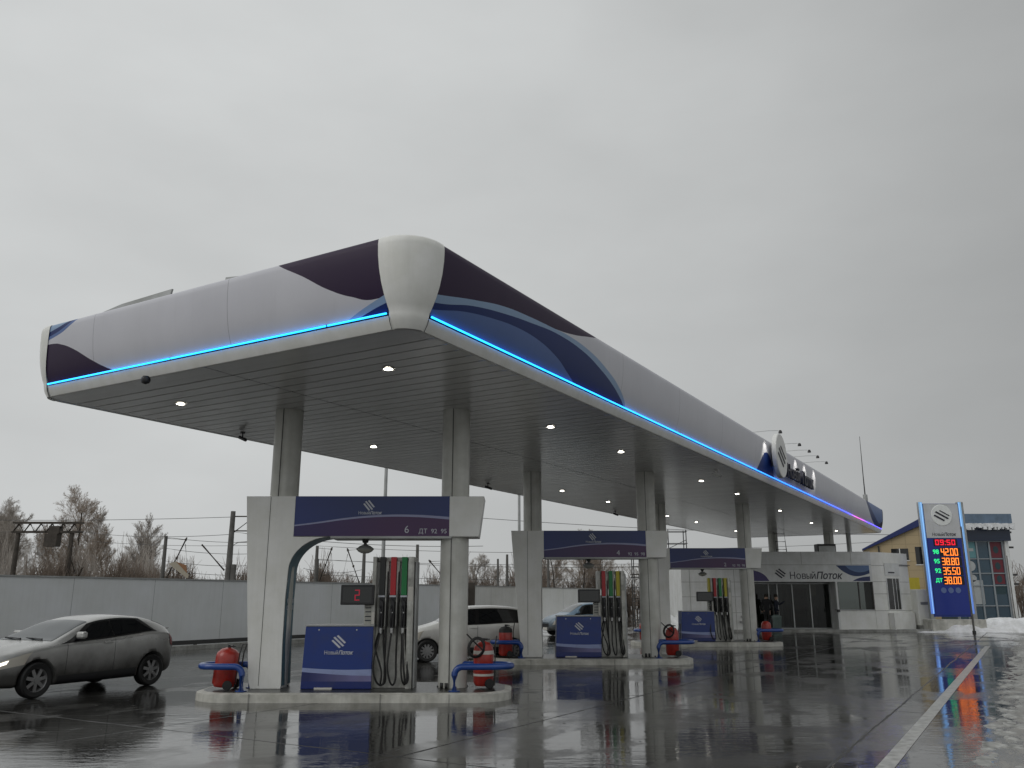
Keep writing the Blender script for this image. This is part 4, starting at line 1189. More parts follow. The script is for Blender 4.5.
side_part('side_sign_panel', M['white2'], (.05, 1.5, 2.86, 3.5, .01))
side_part('side_lettering', M['letd'], (.35, .95, 2.98, 3.04, .035), (1.6, 2.7, 3.4, 3.44, .005))
side_part('ramp_wall', M['white'], (.0, 2.1, .10, .95, .02, .30))
# swoosh prints on the fascia
def arcpoly(c): return [(p.x, p.z) for p in catmull([(a, 0, b) for a, b in c], 6)]
p1 = [(3.78, 3.12)] + arcpoly([(3.78, 3.12), (4.15, 3.0), (4.42, 2.82), (4.6, 2.56)]) + [(3.78, 2.56)]
MB().prism(p1[1:], -.006, -.001).build('swoosh_purple', plain('swoosh_purple', (.045, .03, .14), .4), shop)
# right swooshes: dark arc sweeping from left top down and up to the right with light blue above
q1 = arcpoly([(8.15, 3.36), (8.5, 3.05), (8.95, 2.84), (9.4, 2.82), (9.88, 2.95)]) + [(9.88, 3.36)]
MB().prism(q1, -.006, -.001).build('swoosh_navy', plain('swoosh_navy', (.012, .035, .12), .4), shop)
q2 = arcpoly([(8.62, 3.36), (8.85, 3.15), (9.2, 3.02), (9.55, 3.02), (9.88, 3.12)]) + [(9.88, 3.36)]
MB().prism(q2, -.011, -.007).build('swoosh_light', plain('swoosh_light', (.10, .17, .32), .4), shop)
q3 = [(8.95, 2.56)] + arcpoly([(8.95, 2.56), (9.2, 2.68), (9.5, 2.76), (9.88, 2.80)]) + [(9.88, 2.56)]
MB().prism(q3[1:], -.006, -.001).build('swoosh_navy', plain('swoosh_navy2', (.02, .03, .11), .4), shop)
logo_bars(shop, (5.2, -.006, 2.95), .50, M['letd'], ang=R(-38))
first_word(.50, M['letd'], shop, (5.66, -.006, 2.82), ext=.006, sx=.95)
text('lettering', 'Поток', .50, M['letd'], shop, (7.05, -.006, 2.82), ext=.006, align='LEFT', shear=.25, bold=.008, sx=.92)
# joints of panels
mb = MB()
for x in (.42, 2.75, 3.72): mb.box(x, x + .025, -.004, .01, .12, 4.05)
for z in (.95, 1.75, 2.5, 3.3): mb.box(.0, 3.75, -.0045, .01, z, z + .02)
for x in (6.35, 8.95): mb.box(x, x + .02, -.004, .01, 3.38, 4.05)
mb.box(3.76, SW, -.0045, .01, 3.38, 3.40)
mb.build('panel_joint', M['kerb'], shop)
MB().box(3.4, 3.5, -.1, -.02, 1.1, 2.5).box(3.42, 3.56, -.14, -.02, .95, 1.35).build('drainpipe', M['darkm'], shop)
MB().box(2.9, 3.6, -.3, -.01, .5, .56).box(3.0, 3.25, -.2, -.01, .70, .82).build('wall_fittings', M['galv'], shop)
# glazing
gl = glassy('shop_glass', (.012, .013, .012), .03, .55)
fr = plain('dark_frame', (.05, .045, .04), .4)
MB().box(3.80, 8.02, .9, .92, .15, 2.5).build('entrance_glazing', gl, shop)
mb = MB()
for x in (3.78, 4.75, 5.2, 6.0, 6.95, 7.98): mb.box(x, x + .06, .86, .94, .12, 2.5)
mb.box(3.8, 8.0, .865, .935, 2.42, 2.5); mb.box(3.8, 8.0, .865, .935, .12, .18)
mb.build('entrance_frame', M['galv'], shop)
MB().box(3.78, 8.04, .96, 3.0, 2.51, 2.58).build('porch_ceiling', plain('porch', (.06, .055, .05), .6), shop)
MB().box(3.76, 8.04, .0, .95, .118, .135).build('porch_floor', M['kerb'], shop)
MB().box(8.04, 8.14, .0, 3.0, .12, 2.52).build('partition', M['white2'], shop)
MB().box(8.05, SW + .02, .02, .26, .12, 1.08).build('spandrel', M['white'], shop)
MB().box(8.0, SW, -.02, .3, 1.081, 1.12).build('window_sill', M['galv'], shop)
MB().box(8.14, SW, .12, .14, 1.12, 2.52).build('window', gl, shop)
for x in (8.1, 9.25, SW - .06): MB().box(x, x + .05, .09, .17, 1.12, 2.52).build('window_frame', fr, shop)
MB().box(7.99, 8.12, -.12, .0, 1.0, 1.12).build('wall_lamp', M['blackp'], shop)
# things seen dimly inside
si = random.Random(4)
for k, (x0, x1, y, z1, c) in enumerate([(5.2, 6.0, 4.6, 1.9, (.30, .28, .2)), (6.1, 6.9, 5.0, 2.0, (.28, .22, .12)), (7.0, 7.9, 4.4, 2.1, (.35, .13, .07)), (8.3, 9.2, 4.5, 1.7, (.2, .2, .2)), (9.2, 9.8, 5.0, 1.9, (.25, .18, .12))]):
    sh = thing('shop_shelf', ['pale shelf unit seen through the entrance glass', 'tan shelf unit behind the entrance door', 'reddish display unit behind the right entrance pane', 'grey shelf behind the shop window', 'brown shelf at the right end of the shop window'][k], 'shelf', (8.85 + (x0 + x1) / 2, 45.6 + y, .12))
    w = (x1 - x0) / 2; b_ = MB().box(-w, w, .2, .24, 0, z1)
    b_.box(-w, -w + .03, -.2, .2, 0, z1); b_.box(w - .03, w, -.2, .2, 0, z1)
    for q in range(5): b_.box(-w + .03, w - .03, -.2, .2, .1 + q * z1 / 5, .13 + q * z1 / 5)
    b_.build('shelf_frame', plain('shelf%d' % k, c, .6), sh)
    pr = MB()
    for q in range(5):
        x = -w + .06
        while x < w - .15:
            ww = si.uniform(.06, .16); pr.box(x, x + ww, -.16, .1, .131 + q * z1 / 5, .131 + q * z1 / 5 + si.uniform(.12, .26)); x += ww + .02
    pr.build('goods', dirty('goods%d' % k, tuple(min(.6, v * 1.6) for v in c), .5, var=.5, scale=6), sh)
# AC boxes, ladder and poles above the shop roof
lad = thing('roof_ladder', 'thin leaning steel ladder standing on the shop roof under the canopy', 'ladder', (8.85 + 5.5, 46.9, 3.95), 0)
for s_ in (0, 1): MB().tube([(s_ * .55, 0, 0), (s_ * .55 - .12, .1, 2.3)], .03, 6).build('rail', M['darkm'], lad)
for q in range(5): MB().tube([(-.12 * q / 5, .1 * q / 5, .3 + q * .42), (.55 - .12 * q / 5, .1 * q / 5, .3 + q * .42)], .02, 6).build('rung', M['darkm'], lad)
ac = thing('roof_unit', 'small dark ventilation unit on the shop roof', 'ventilation unit', (8.85 + 8.35, 47.5, 3.95), 0)
MB().box(-.5, .5, -.3, .3, 0, .62).build('casing', M['darkm'], ac, .02); MB().box(-.45, .45, -.32, -.301, .1, .5).build('louvre', M['galv'], ac)
pv = thing('vent_pipe', 'grey vent pipe with cap on the shop roof', 'vent pipe', (8.85 + 10.0, 48.3, 3.9), 0)
MB().cyl((0, 0, 0), (0, 0, 1.4), .13, n=14).build('pipe', M['galv'], pv); MB().cyl((0, 0, 1.42), (0, 0, 1.6), .22, .1, n=14).build('cap', M['darkm'], pv)

# ------------------------------------------------------------------ people
def person(loc, rz, label, pose, coat, legs_m, h=1.76):
    t = thing('person', label, 'person', loc, rz)
    k = h / 1.76
    J = dict(pel=(0, 0, .95), wai=(0, 0, 1.12), che=(0, 0, 1.32), nek=(0, -.01, 1.47), hed=(0, -.03, 1.56), top=(0, -.02, 1.74),
             hl=(.095, 0, .90), kl=(.11, -.03, .50), al=(.12, .02, .09), fl=(.13, -.14, .04),
             hr=(-.095, 0, .90), kr=(-.11, .02, .50), ar=(-.13, .06, .09), fr=(-.15, -.10, .04),
             sl=(.19, 0, 1.40), el=(.25, .03, 1.12), wl=(.22, -.10, .90), ml=(.21, -.13, .82),
             sr=(-.19, 0, 1.40), er=(-.26, .02, 1.12), wr=(-.20, -.16, .95), mr=(-.17, -.22, .92))
    J.update(pose)
    Rr = dict(pel=.145, wai=.14, che=.165, nek=.06, hed=.09, top=.07, hl=.10, kl=.065, al=.05, fl=.045, hr=.10, kr=.065, ar=.05, fr=.045, sl=.075, el=.055, wl=.04, ml=.035, sr=.075, er=.055, wr=.04, mr=.035)
    E_ = [('pel', 'wai'), ('wai', 'che'), ('che', 'nek'), ('nek', 'hed'), ('hed', 'top'), ('pel', 'hl'), ('hl', 'kl'), ('kl', 'al'), ('al', 'fl'), ('pel', 'hr'), ('hr', 'kr'), ('kr', 'ar'), ('ar', 'fr'), ('che', 'sl'), ('sl', 'el'), ('el', 'wl'), ('wl', 'ml'), ('che', 'sr'), ('sr', 'er'), ('er', 'wr'), ('wr', 'mr')]
    ks = list(J); me = bpy.data.meshes.new('body')
    me.from_pydata([tuple(c * k for c in J[q]) for q in ks], [(ks.index(a), ks.index(b)) for a, b in E_], [])
    o = bpy.data.objects.new('body', me); C.objects.link(o)
    sk = o.modifiers.new('s', 'SKIN'); sb = o.modifiers.new('d', 'SUBSURF'); sb.levels = 2; sb.render_levels = 2
    me.skin_vertices.new() if not me.skin_vertices else None
    for i, q in enumerate(ks): me.skin_vertices[0].data[i].radius = (Rr[q] * k, Rr[q] * k * (.8 if q in ('che', 'wai', 'pel') else 1))
    me.skin_vertices[0].data[ks.index('pel')].use_root = True
    dg = bpy.context.evaluated_depsgraph_get(); dg.update()
    m2 = bpy.data.meshes.new_from_object(o.evaluated_get(dg)); o.modifiers.clear(); o.data = m2
    m2.materials.clear()
    for q in (M['skin'], coat, legs_m): m2.materials.append(q)
    for p in m2.polygons:
        z = p.center.z / k; hand = (abs(p.center.x) > .12 * k and z < .93 and z > .7 and abs(p.center.y) > .07)
        p.material_index = 0 if (z > 1.49 or hand) else (1 if z > .86 else 2); p.use_smooth = True
    o.parent = t
    h_ = MB().lathe([(.001, .115), (.06, .105), (.095, .06), (.105, 0), (.10, -.04)], (0, J['hed'][1] + .02, 1.665), n=20); h_.build('hair', M['hair'], t)
    return t
person((8.85 + 4.35, 45.55, .13), R(170), 'person in dark jacket and trousers standing by the shop entrance', {}, M['cloth'], M['cloth'], 1.8)
person((8.85 + 4.95, 45.9, .13), R(60), 'person in black coat with arm raised at the shop door', {'el': (.33, -.1, 1.25), 'wl': (.38, -.32, 1.38), 'ml': (.38, -.38, 1.42)}, M['cloth2'], M['cloth'], 1.74)
bn_ = thing('litter_bin', 'grey green litter bin beside the shop entrance', 'bin', (8.85 + 4.72, 45.2, 0), 0)
MB().lathe([(.19, 0.02), (.21, .05), (.24, .72), (.25, .75)], n=20).cyl((0, 0, .02), (0, 0, .03), .19, n=20).build('bin_body', M['bin'], bn_); MB().lathe([(.26, .75), (.25, .80), (.12, .86), (.10, .82)], n=20).build('bin_lid', M['bin'], bn_)

# ------------------------------------------------------------------ price sign
ps_ = thing('price_sign', 'tall price pylon with glowing blue edges and lit orange fuel prices', 'price sign', (23.0, 46.0, 0), 0)
wv_ = 1.02
blue_face = plain('pylon_blue', (.008, .03, .22), .35)
m, nt, b = nmat('pylon_blue_lit')
b.inputs['Base Color'].default_value = (.008, .025, .2, 1); b.inputs['Emission Color'].default_value = (.001, .006, .08, 1); b.inputs['Emission Strength'].default_value = .35; b.inputs['Roughness'].default_value = .3
MB().box(-wv_, wv_, -.12, .12, .75, 6.62).build('core', blue_face, ps_)
MB().box(-wv_ + .12, wv_ - .12, -.135, -.121, .85, 4.78).build('price_panel', m, ps_)
MB().box(-wv_ + .10, wv_ - .10, -.145, -.121, 4.80, 6.6).build('header_panel', dirty('pylon_white', (.62, .63, .65), .4, var=.08), ps_)
for s_ in (-1, 1):
    xa, xb = (-1.16, -.94) if s_ < 0 else (.94, 1.26)
    MB().box(xa, xb, -.10, .12, .35, 6.72).build('side_pylon', M['galv'], ps_, .03)
    ya, yb = (-1.15, -.96) if s_ < 0 else (.96, 1.12)
    mbn = MB().box(ya, yb, -.125, -.102, .9, 6.70)
    if 'pglow' not in M:
        m, nt, b = nmat('pylon_glow')
        tc = N(nt, 'ShaderNodeTexCoord'); sp = N(nt, 'ShaderNodeSeparateXYZ'); L(nt, tc.outputs['Object'], sp.inputs[0])
        zz = mth(nt, 'MULTIPLY', sp.outputs[2], 1 / 6.7)
        L(nt, ramp(nt, zz, [(.1, (.04, .12, .62)), (.5, (.08, .24, .58)), (1, (.16, .36, .55))]), b.inputs['Emission Color']); b.inputs['Emission Strength'].default_value = .72
        b.inputs['Base Color'].default_value = (.2, .3, .5, 1); M['pglow'] = m
    mbn.build('light_strip', M['pglow'], ps_)
    xm = (ya + yb) / 2 - .03 * s_
    MB().box(xm - .014, xm + .014, -.135, -.126, .9, 6.68).build('bright_tube', glow('bright_tube', (.28, .55, 1), .95), ps_)
MB().lathe([(.001, -.02), (.54, -.02), (.56, 0), (.001, 0)], (0, -.146, 6.0), 'y', 40).build('logo_disc', plain('logo_disc_white', (.82, .84, .82), .4), ps_)
lb = MB()
for off, l0, l1, w in ((.17, -.20, .36, .05), (.0, -.36, .36, .085), (-.20, -.34, .22, .085)):
    d = Vector((math.cos(R(-30)), math.sin(R(-30)))); n_ = Vector((-d.y, d.x)); c = n_ * off
    q = [c + d * l0 + n_ * w / 2, c + d * l1 + n_ * w / 2 + d * .02, c + d * l1 - n_ * w / 2, c + d * l0 - n_ * w / 2 - d * .02]
    lb.prism([(p.x, p.y) for p in q], -.02, -.0)
lb.build('logo', M['letd'], ps_, loc=(0, -.168, 6.0))
brand_text(ps_, (.0, -.15, 4.98), .25, M['letd'])
led_o = glow('orange_led', (1, .22, .03), 1.9); led_g = glow('green_led', (.03, .8, .25), 1.0); led_r = glow('red_led', (.9, .01, .04), .95)
blk = plain('led_backing', (.01, .008, .012), .5)
rows_ = [('98', '42.00', 3.88), ('95', '38.80', 3.39), ('92', '35.50', 2.90), ('ДТ', '38.00', 2.41)]
# red display
MB().box(-.60, .66, -.15, -.136, 4.37, 4.75).build('led_board', blk, ps_)
s7 = MB(); x = -.52
for ch in '09:50':
    w = .05 if ch == ':' else .21
    seg7(s7, ch, x, 4.42, .20 if ch != ':' else .05, .29, .055, -.158, -.151); x += w + .045
s7.build('red_digits', led_r, ps_)
for lab, val, z in rows_:
    MB().box(-.33, .78, -.15, -.136, z - .04, z + .41).build('led_board', blk, ps_)
    s7 = MB(); x = -.27
    for ch in val:
        if ch == '.': seg7(s7, '.', x - .015, z, .04, .42, .04, -.158, -.151); x += .045
        else: seg7(s7, ch, x, z, .175, .37, .036, -.158, -.151); x += .222
    s7.build('price_digits', led_o, ps_)
    text('grade_number', lab, .32 if lab != 'ДТ' else .25, led_g, ps_, (-.54, -.15, z + .185), ext=.004, bold=.008)
for k in range(3):
    MB().lathe([(.001, -.012), (.14, -.012), (.145, 0), (.001, 0)], (-.36 + k * .38, -.136, 2.09), 'y', 24).build('service_badge', plain('badge', (.14, .2, .42), .4), ps_)
MB().box(-1.35, 1.45, -.55, .5, 0, .62).build('plinth', M['concrete'], ps_, .03)

# snow and kerbs right of the shop
tag(MB().box(17.4, 45, 45.6 - .05, 45.85, 0, .13).build('kerb', M['kerb']), kind='structure')
patch('snow_bank', M['snow'], 27.2, 45.75, 6.6, .95, .0, .50, 120, 24, .9, .45, 41, bias=.16)
patch('snow_bank', M['snow'], 26.0, 47.6, 5.2, 1.9, .0, .40, 90, 30, .7, .5, 21)
patch('snow_bank', M['snow'], 34.5, 51, 9, 4.5, .05, .55, 90, 40, .4, .5, 23)
patch('snow_bank', M['snow'], 22.6, 49.4, 2.0, 1.6, .3, .4, 40, 30, .8, .5, 25)
kb = thing('white_kiosk', 'narrow white cabinet standing in snow left of the price sign', 'cabinet', (21.85, 46.9, 0), .1)
MB().box(-.36, .36, -.3, .3, .3, 2.15).build('cabinet_body', dirty('kiosk_white', (.85, .85, .81), .4, var=.05), kb, .02)
MB().box(-.2, .25, -.306, -.30, 1.35, 1.5).build('label_plate', M['galv'], kb)
MB().box(-.33, .33, -.28, .28, 0, .3).build('foot', M['kerb'], kb)
yb = thing('yellow_board', 'upright yellow board beside the shop side wall', 'board', (24.4, 53.2, 0), -.3)
MB().box(-.4, .4, -.06, .06, .5, 2.9).build('board_face', M['yellow'], yb); MB().box(-.35, -.28, -.05, .05, 0, .5).box(.28, .35, -.05, .05, 0, .5).build('legs', M['darkm'], yb)
def post(x, y, h, r, label):
    t = thing('steel_pole', label, 'pole', (x, y, 0), 0)
    MB().cyl((0, 0, .1), (0, 0, h), r, r * .8, 12).build('shaft', M['pole'], t); MB().cyl((0, 0, 0), (0, 0, .1), r * 1.8, n=12).build('base_plate', M['darkm'], t)
    return t
post(23.3, 44.6, 5.3, .05, 'thin grey pole in front of the right edge of the price sign')
post(28.9, 50.6, 4.1, .03, 'short thin pole in the snow right of the price sign')

# ------------------------------------------------------------------ buildings on the right
def tile_mat(name, c1, c2, sx, sz):
    m, nt, b = nmat(name)
    tc = N(nt, 'ShaderNodeTexCoord'); mp = N(nt, 'ShaderNodeMapping'); mp.inputs['Rotation'].default_value = (PI / 2, 0, 0)
    L(nt, tc.outputs['Object'], mp.inputs[0])
    bk = N(nt, 'ShaderNodeTexBrick'); bk.offset = 0; L(nt, mp.outputs[0], bk.inputs['Vector'])
    bk.inputs['Color1'].default_value = (*c1, 1); bk.inputs['Color2'].default_value = (*c2, 1); bk.inputs['Mortar'].default_value = (*[v * .68 for v in c1], 1)
    bk.inputs['Scale'].default_value = 1; bk.inputs['Brick Width'].default_value = sx; bk.inputs['Row Height'].default_value = sz; bk.inputs['Mortar Size'].default_value = .018
    c = mix(nt, mth(nt, 'MULTIPLY', noise(nt, .7, 5), .5), bk.outputs[0], (.25, .2, .13))
    L(nt, c, b.inputs['Base Color']); b.inputs['Roughness'].default_value = .75
    return m
tb = thing('tan_building', 'tan tiled building with sloping navy roof edge behind the shop', 'building', (26.3, 62, 0), R(-25))
tan = tile_mat('tan_tiles', (.56, .44, .26), (.52, .41, .245), .9, .6)
MB().prism([(-1, 0), (5.3, 0), (5.3, 6.7), (4.3, 7.0), (3.8, 7.05), (-1, 5.03)], 0, 9).build('wall', tan, tb)
MB().prism([(-1.1, 5.0), (3.8, 7.06), (4.3, 7.01), (5.4, 6.68), (5.4, 6.9), (4.2, 7.55), (3.7, 7.58), (1.2, 6.3), (-1.1, 5.12)], -.25, 9.2).build('roof', M['navy'], tb)
for x0, x1, z0_, z1_ in ((2.35, 3.3, 4.0, 5.2), (.8, 1.9, 4.3, 5.1)):
    w_ = MB().box(x0, x1, -.03, .02, z0_, z1_).build('window', M['carglass'], tb)
    MB().box(x0 - .06, x1 + .06, -.05, -.031, z0_ - .07, z0_ - .01).box((x0 + x1) / 2 - .03, (x0 + x1) / 2 + .03, -.05, -.031, z0_, z1_).build('frame', M['white'], w_)
for k in range(3): MB().box(2.9, 4.6, -.9, -.02, 2.1 + k * .45, 2.2 + k * .45).build('stair_landing', M['darkm'], tb)
MB().box(-.05, .05, -.12, -.02, 0, 5.3).build('downpipe', M['darkm'], tb)
MB().cyl((3.0, 3, 6.0), (3.0, 3, 7.9), .03, n=6).build('mast', M['darkm'], tb)

cbg = thing('glazed_building', 'dark glazed shop building with stickers on its panes and snow on its roof ledge', 'building', (30.3, 58, 0), 0)
MB().box(-.8, 2.95, .3, 3, 0, 7.1).build('wall', dirty('dark_teal_wall', (.04, .07, .09), .5), cbg)
MB().box(-.9, 3.3, -.35, 3.2, 6.42, 7.2).build('roof', dirty('slate_blue_roof', (.13, .19, .27), .45), cbg)
MB().box(-.85, 3.15, -.2, .29, 5.42, 6.42).build('sign_band', plain('dark_navy_band', (.010, .02, .045), .3), cbg)
sm = MB(); x = -2.1
r3 = random.Random(5)
rows = []
for j in range(2):
    pass
lo = []; 
n = 40
for i_ in range(n):
    x0 = -.9 + 4.2 * i_ / n; x1 = -.9 + 4.2 * (i_ + 1) / n; d = r3.uniform(.10, .32)
    sm.box(x0, x1, -.62 + r3.uniform(-.02, .02), -.352, 6.42 - d, 6.52 + r3.uniform(0, .05))
sm.build('snow_ledge', M['snow'], cbg)
gm = plain('facade_steel', (.28, .31, .33), .4, .3)
gz = glassy('facade_glass', (.02, .055, .085), .06)
cols_x = [-.75, -.1, .95, 1.8, 2.7]
rows_z = [.25, 1.2, 2.5, 3.3, 4.25, 5.4]
mb = MB()
for x in cols_x: mb.box(x - .05, x + .05, .12, .3, .2, 5.42)
mb2 = [(0, .0)]
for z in rows_z: mb.box(-.8, 2.75, .13, .29, z - .03, z + .03)
mb.build('mullions', gm, cbg)
for i_ in range(4):
    for j in range(5): MB().box(cols_x[i_] + .05, cols_x[i_ + 1] - .05, .2, .25, rows_z[j] + .03, rows_z[j + 1] - .03).build('pane', gz, cbg)
# stickers printed on the panes: plain shapes
grey_st = plain('grey_sticker', (.40, .42, .42), .6); red_st = plain('red_sticker', (.14, .018, .03), .5); teal_st = plain('teal_sticker', (.12, .28, .30), .5); dk_st = plain('dark_sticker', (.02, .05, .06), .5)
def st(polys, mat): 
    q = MB()
    for p in polys: q.prism(p, .188, .198)
    q.build('sticker', mat, cbg)
def ell(cx_, cz, rx, rz_): return [(cx_ + rx * math.cos(2 * PI * k / 20), cz + rz_ * math.sin(2 * PI * k / 20)) for k in range(20)]
st([[(-.04, 4.32), (.88, 4.32), (.88, 5.35), (-.04, 5.35)]], teal_st)
q = MB(); q.box(.1, .74, .176, .187, 4.75, 4.95); q.build('sticker', grey_st, cbg)
for p_ in (ell(.42, 3.78, .33, .33), ell(.35, 2.98, .38, .26), [(.45, 1.3), (1.1, 1.3), (1.1, 2.85), (.45, 2.85)], ell(.12, 2.1, .18, .3), ell(.2, 1.65, .2, .2), ell(-.42, 4.8, .24, .22), [(-.68, 3.5), (-.18, 3.5), (-.42, 4.15)], ell(-.42, 2.9, .25, .33)): st([p_], grey_st)
for p_, cz in (([(1.88, 4.32), (2.62, 4.32), (2.62, 5.36), (1.88, 5.36)], 4.85), ([(1.88, 3.36), (2.62, 3.36), (2.62, 4.2), (1.88, 4.2)], 3.78), ([(1.9, 2.6), (2.6, 2.6), (2.6, 3.25), (1.9, 3.25)], 2.93)):
    st([p_], red_st); q = MB(); q.prism(ell(2.24, cz, .18, .24), .176, .187); q.build('sticker', dk_st, cbg)
st([[(1.88, 1.95), (2.6, 1.95), (2.6, 2.45), (1.88, 2.45)]], dk_st)
MB().box(2.8, 3.05, .0, .4, 0, 6.42).build('corner_pier', M['white2'], cbg)
MB().box(-.8, 2.75, -.1, .3, 0, .2).build('plinth', M['kerb'], cbg)
for z in (6.0, 5.0, 3.2, 2.6): MB().obox((3.25, .1, z), .28, .12, .12).build('bracket', M['darkm'], cbg)

# ------------------------------------------------------------------ scaffold towers behind the second island
def scaffold(x, y, w, h, levels, label, top=None):
    t = thing('scaffold_tower', label, 'scaffold', (x, y, 0), 0)
    for sx in (0, w):
        for sy in (0, .8): MB().cyl((sx, sy, 0), (sx, sy, h), .03, n=6).build('upright', M['darkm'], t)
    for k in range(levels):
        z = h * (k + 1) / levels - .1
        m_ = MB()
        for sy in (0, .8): m_.cyl((-.08, sy, z), (w + .08, sy, z), .022, n=6)
        for sx in (0, w): m_.cyl((sx, 0, z - .03), (sx, .8, z - .03), .022, n=6)
        m_.build('ledger', M['darkm'], t)
    m_ = MB()
    for k in range(0, levels - 1, 2): m_.cyl((0, -.02, h * k / levels + .3), (w, -.02, h * (k + 1) / levels + .1), .02, n=6)
    m_.build('brace', M['darkm'], t)
    if top: MB().box(-.1, w + .1, 0, .8, top, top + .05).build('platform', M['rust'], t)
    return t
scaffold(9.15, 50.5, 1.05, 5.6, 8, 'tall scaffold tower between the second island column and the tiled shop wall', 4.4)
scaffold(7.0, 50.0, .95, 4.15, 7, 'shorter scaffold frame seen between the middle dispenser and its column', 3.0)
db = thing('dark_bin', 'dark container standing beside the scaffold tower', 'container', (9.9, 49.2, 0), 0)
MB().box(-.7, .6, -.4, .4, .1, 1.75).build('container_body', M['darkm'], db, .03); MB().box(-.75, .65, -.42, .42, 1.752, 1.83).build('lid', M['rust'], db)
patch('snow_bank', M['snow'], 8.6, 47.6, 1.5, 1.0, .2, .75, 30, 20, 1, .5, 31)

# ------------------------------------------------------------------ railway behind the wall
def mast(x, y, h, label, r=.07, head=False):
    t = thing('light_mast', label, 'mast', (x, y, 0), 0, 'thin tall masts behind the wall')
    MB().cyl((0, 0, 0), (0, 0, h), r * 1.4, r * .8, 10).build('shaft', M['galv'], t)
    MB().box(-.5, .5, -.15, .15, h, h + .25).build('lamp_head', M['darkm'], t)
    return t
mast(-5.95, 40, 15, 'thin grey mast rising behind the nearest gantry')
mast(.42, 50, 16, 'thin grey mast left of the second island column')
MATP = M['pole']
def cat_pole(x, y, h, side, label, arm=1.9, double=False, r=.16, strut=True):
    t = thing('railway_pole', label, 'railway pole', (x, y, 0), 0, 'railway catenary poles behind the wall')
    MB().cyl((0, 0, 0), (0, 0, h), r * 1.3, r * .8, 10).build('shaft', MATP, t)
    if double: MB().box(r, r + .25, -.2, .2, 0, h * .52).build('second_shaft', MATP, t)
    if strut:
        z = h * .42
        MB().tube([(side * .15, 0, z), (side * arm, 0, h * .98)], .06, 6).tube([(0, 0, h * .97), (side * arm, 0, h * .95)], .025, 6).build('cantilever', M['rust'], t)
        i_ = MB()
        for q in (.15, .55, .95): i_.lathe([(.02, -.12), (.09, -.06), (.09, .06), (.02, .12)], (side * (.15 + (arm - .15) * q), 0, z + (h * .98 - z) * q), n=8)
        i_.tube([(side * arm * .95, 0, h * .9), (side * arm * 1.15, 0, h * .62), (side * arm * .4, 0, h * .58)], .025, 6)
        i_.build('insulators', M['rust'], t)
    return t
cat_pole(-28.1, 70, 6.6, 1, 'dark pole with strut leaning right, beside the small birch', 1.7)
p232 = cat_pole(-19.55, 60, 7.6, -1, 'tall tapered concrete pole with cross arms left of the nearest gantry leg', 1.75, True, .2, False)
MB().tube([(-.3, 0, 3.55), (-2.0, 0, 5.3)], .06, 6).build('cantilever', M['rust'], p232)
MB().box(.1, 1.6, -.04, .04, 7.2, 7.28).box(.1, 1.5, -.04, .04, 6.2, 6.28).tube([(.1, 0, 6.1), (1.5, 0, 7.2)], .04, 6).tube([(.1, 0, 5.2), (.5, 0, 5.45), (1.2, 0, 5.5), (1.3, 0, 4.9)], .03, 6).build('cross_arms', M['rust'], p232)
MB().lathe([(.22, 2.6), (.22, 2.9)], n=10).build('clamp', M['rust'], p232)
cat_pole(-16.9, 75, 6.1, 1, 'dark pole with strut leaning right, seen left of the nearest display', 1.3)
cat_pole(-12.8, 75, 6.0, -1, 'dark pole with strut leaning left, seen above the nearest display', 1.5)
cat_pole(-17.9, 80, 5.2, -1, 'short pole at far left inside the nearest gantry arch', 1.2, False, .12, False)
cat_pole(-8.2, 75, 6.2, 1, 'dark pole just right of the nearest dispenser tower', 1.5, False, .16, False)
cat_pole(-4.6, 75, 5.0, -1, 'short pole with long strut beside the second gantry column', 2.6, False, .1)
cat_pole(-.45, 80, 5.6, 1, 'dark paired pole seen left of the middle gantry leg', 1.0, True, .14, False)
cat_pole(-1.3, 80, 5.2, 1, 'slim dark pole beside the paired pole left of the middle gantry', 1.0, False, .12, False)
cat_pole(-9.0 + 3.5 + 8.5, 72, 5.4, 1, 'dark pole among brown bushes behind the middle gantry banner', 1.0, False, .12, False)
# signal gantry
sg = thing('railway_gantry', 'dark lattice railway signal gantry among bare trees at far left', 'railway gantry', (-51.6, 90, 0), 0)
for x in (0, 5.6):
    MB().cyl((x, 0, 0), (x, 0, 8.3), .28, .22, 10).build('post', M['rust'], sg)
bm_ = MB()
for z in (8.3, 9.25): bm_.box(-.6, 6.6, -.3, -.2, z, z + .2).box(-.6, 6.6, .2, .3, z, z + .2)
for k in range(12): bm_.tube([(-.5 + k * .58, -.25, 8.35 + (k % 2) * .9), (.08 + k * .58, -.25, 8.35 + ((k + 1) % 2) * .9)], .08, 5)
bm_.build('lattice_beam', M['rust'], sg)
MB().box(3.0, 4.3, -.5, .5, 6.9, 8.2).box(3.3, 4.4, -.4, .4, 8.2, 9.0).build('signal_box', M['rust'], sg)
MB().tube([(5.4, 0, 6.5), (7.2, .5, 2.0)], .1, 6).tube([(6.9, .5, 4.8), (5.9, .5, 2.0)], .08, 6).build('brace', M['rust'], sg)
# orange-brown signal board by the wall
ob_ = thing('signal_board', 'tilted orange and cream signal board above the grey wall', 'signal board', (-26.0, 68, 0), 0)
MB().prism([(-.9, 4.3), (-.3, 4.5), (.9, 3.3), (.6, 3.2)], 0, .06).build('board_stripe', plain('cream_board', (.42, .38, .30), .6), ob_)
MB().prism([(-.3, 4.45), (.5, 4.2), (.6, 3.6)], -.02, .04).build('board_face', plain('orange_board', (.30, .15, .07), .6), ob_)
MB().cyl((.9, 0, 0), (.8, 0, 3.4), .06, n=8).build('stand', M['rust'], ob_)
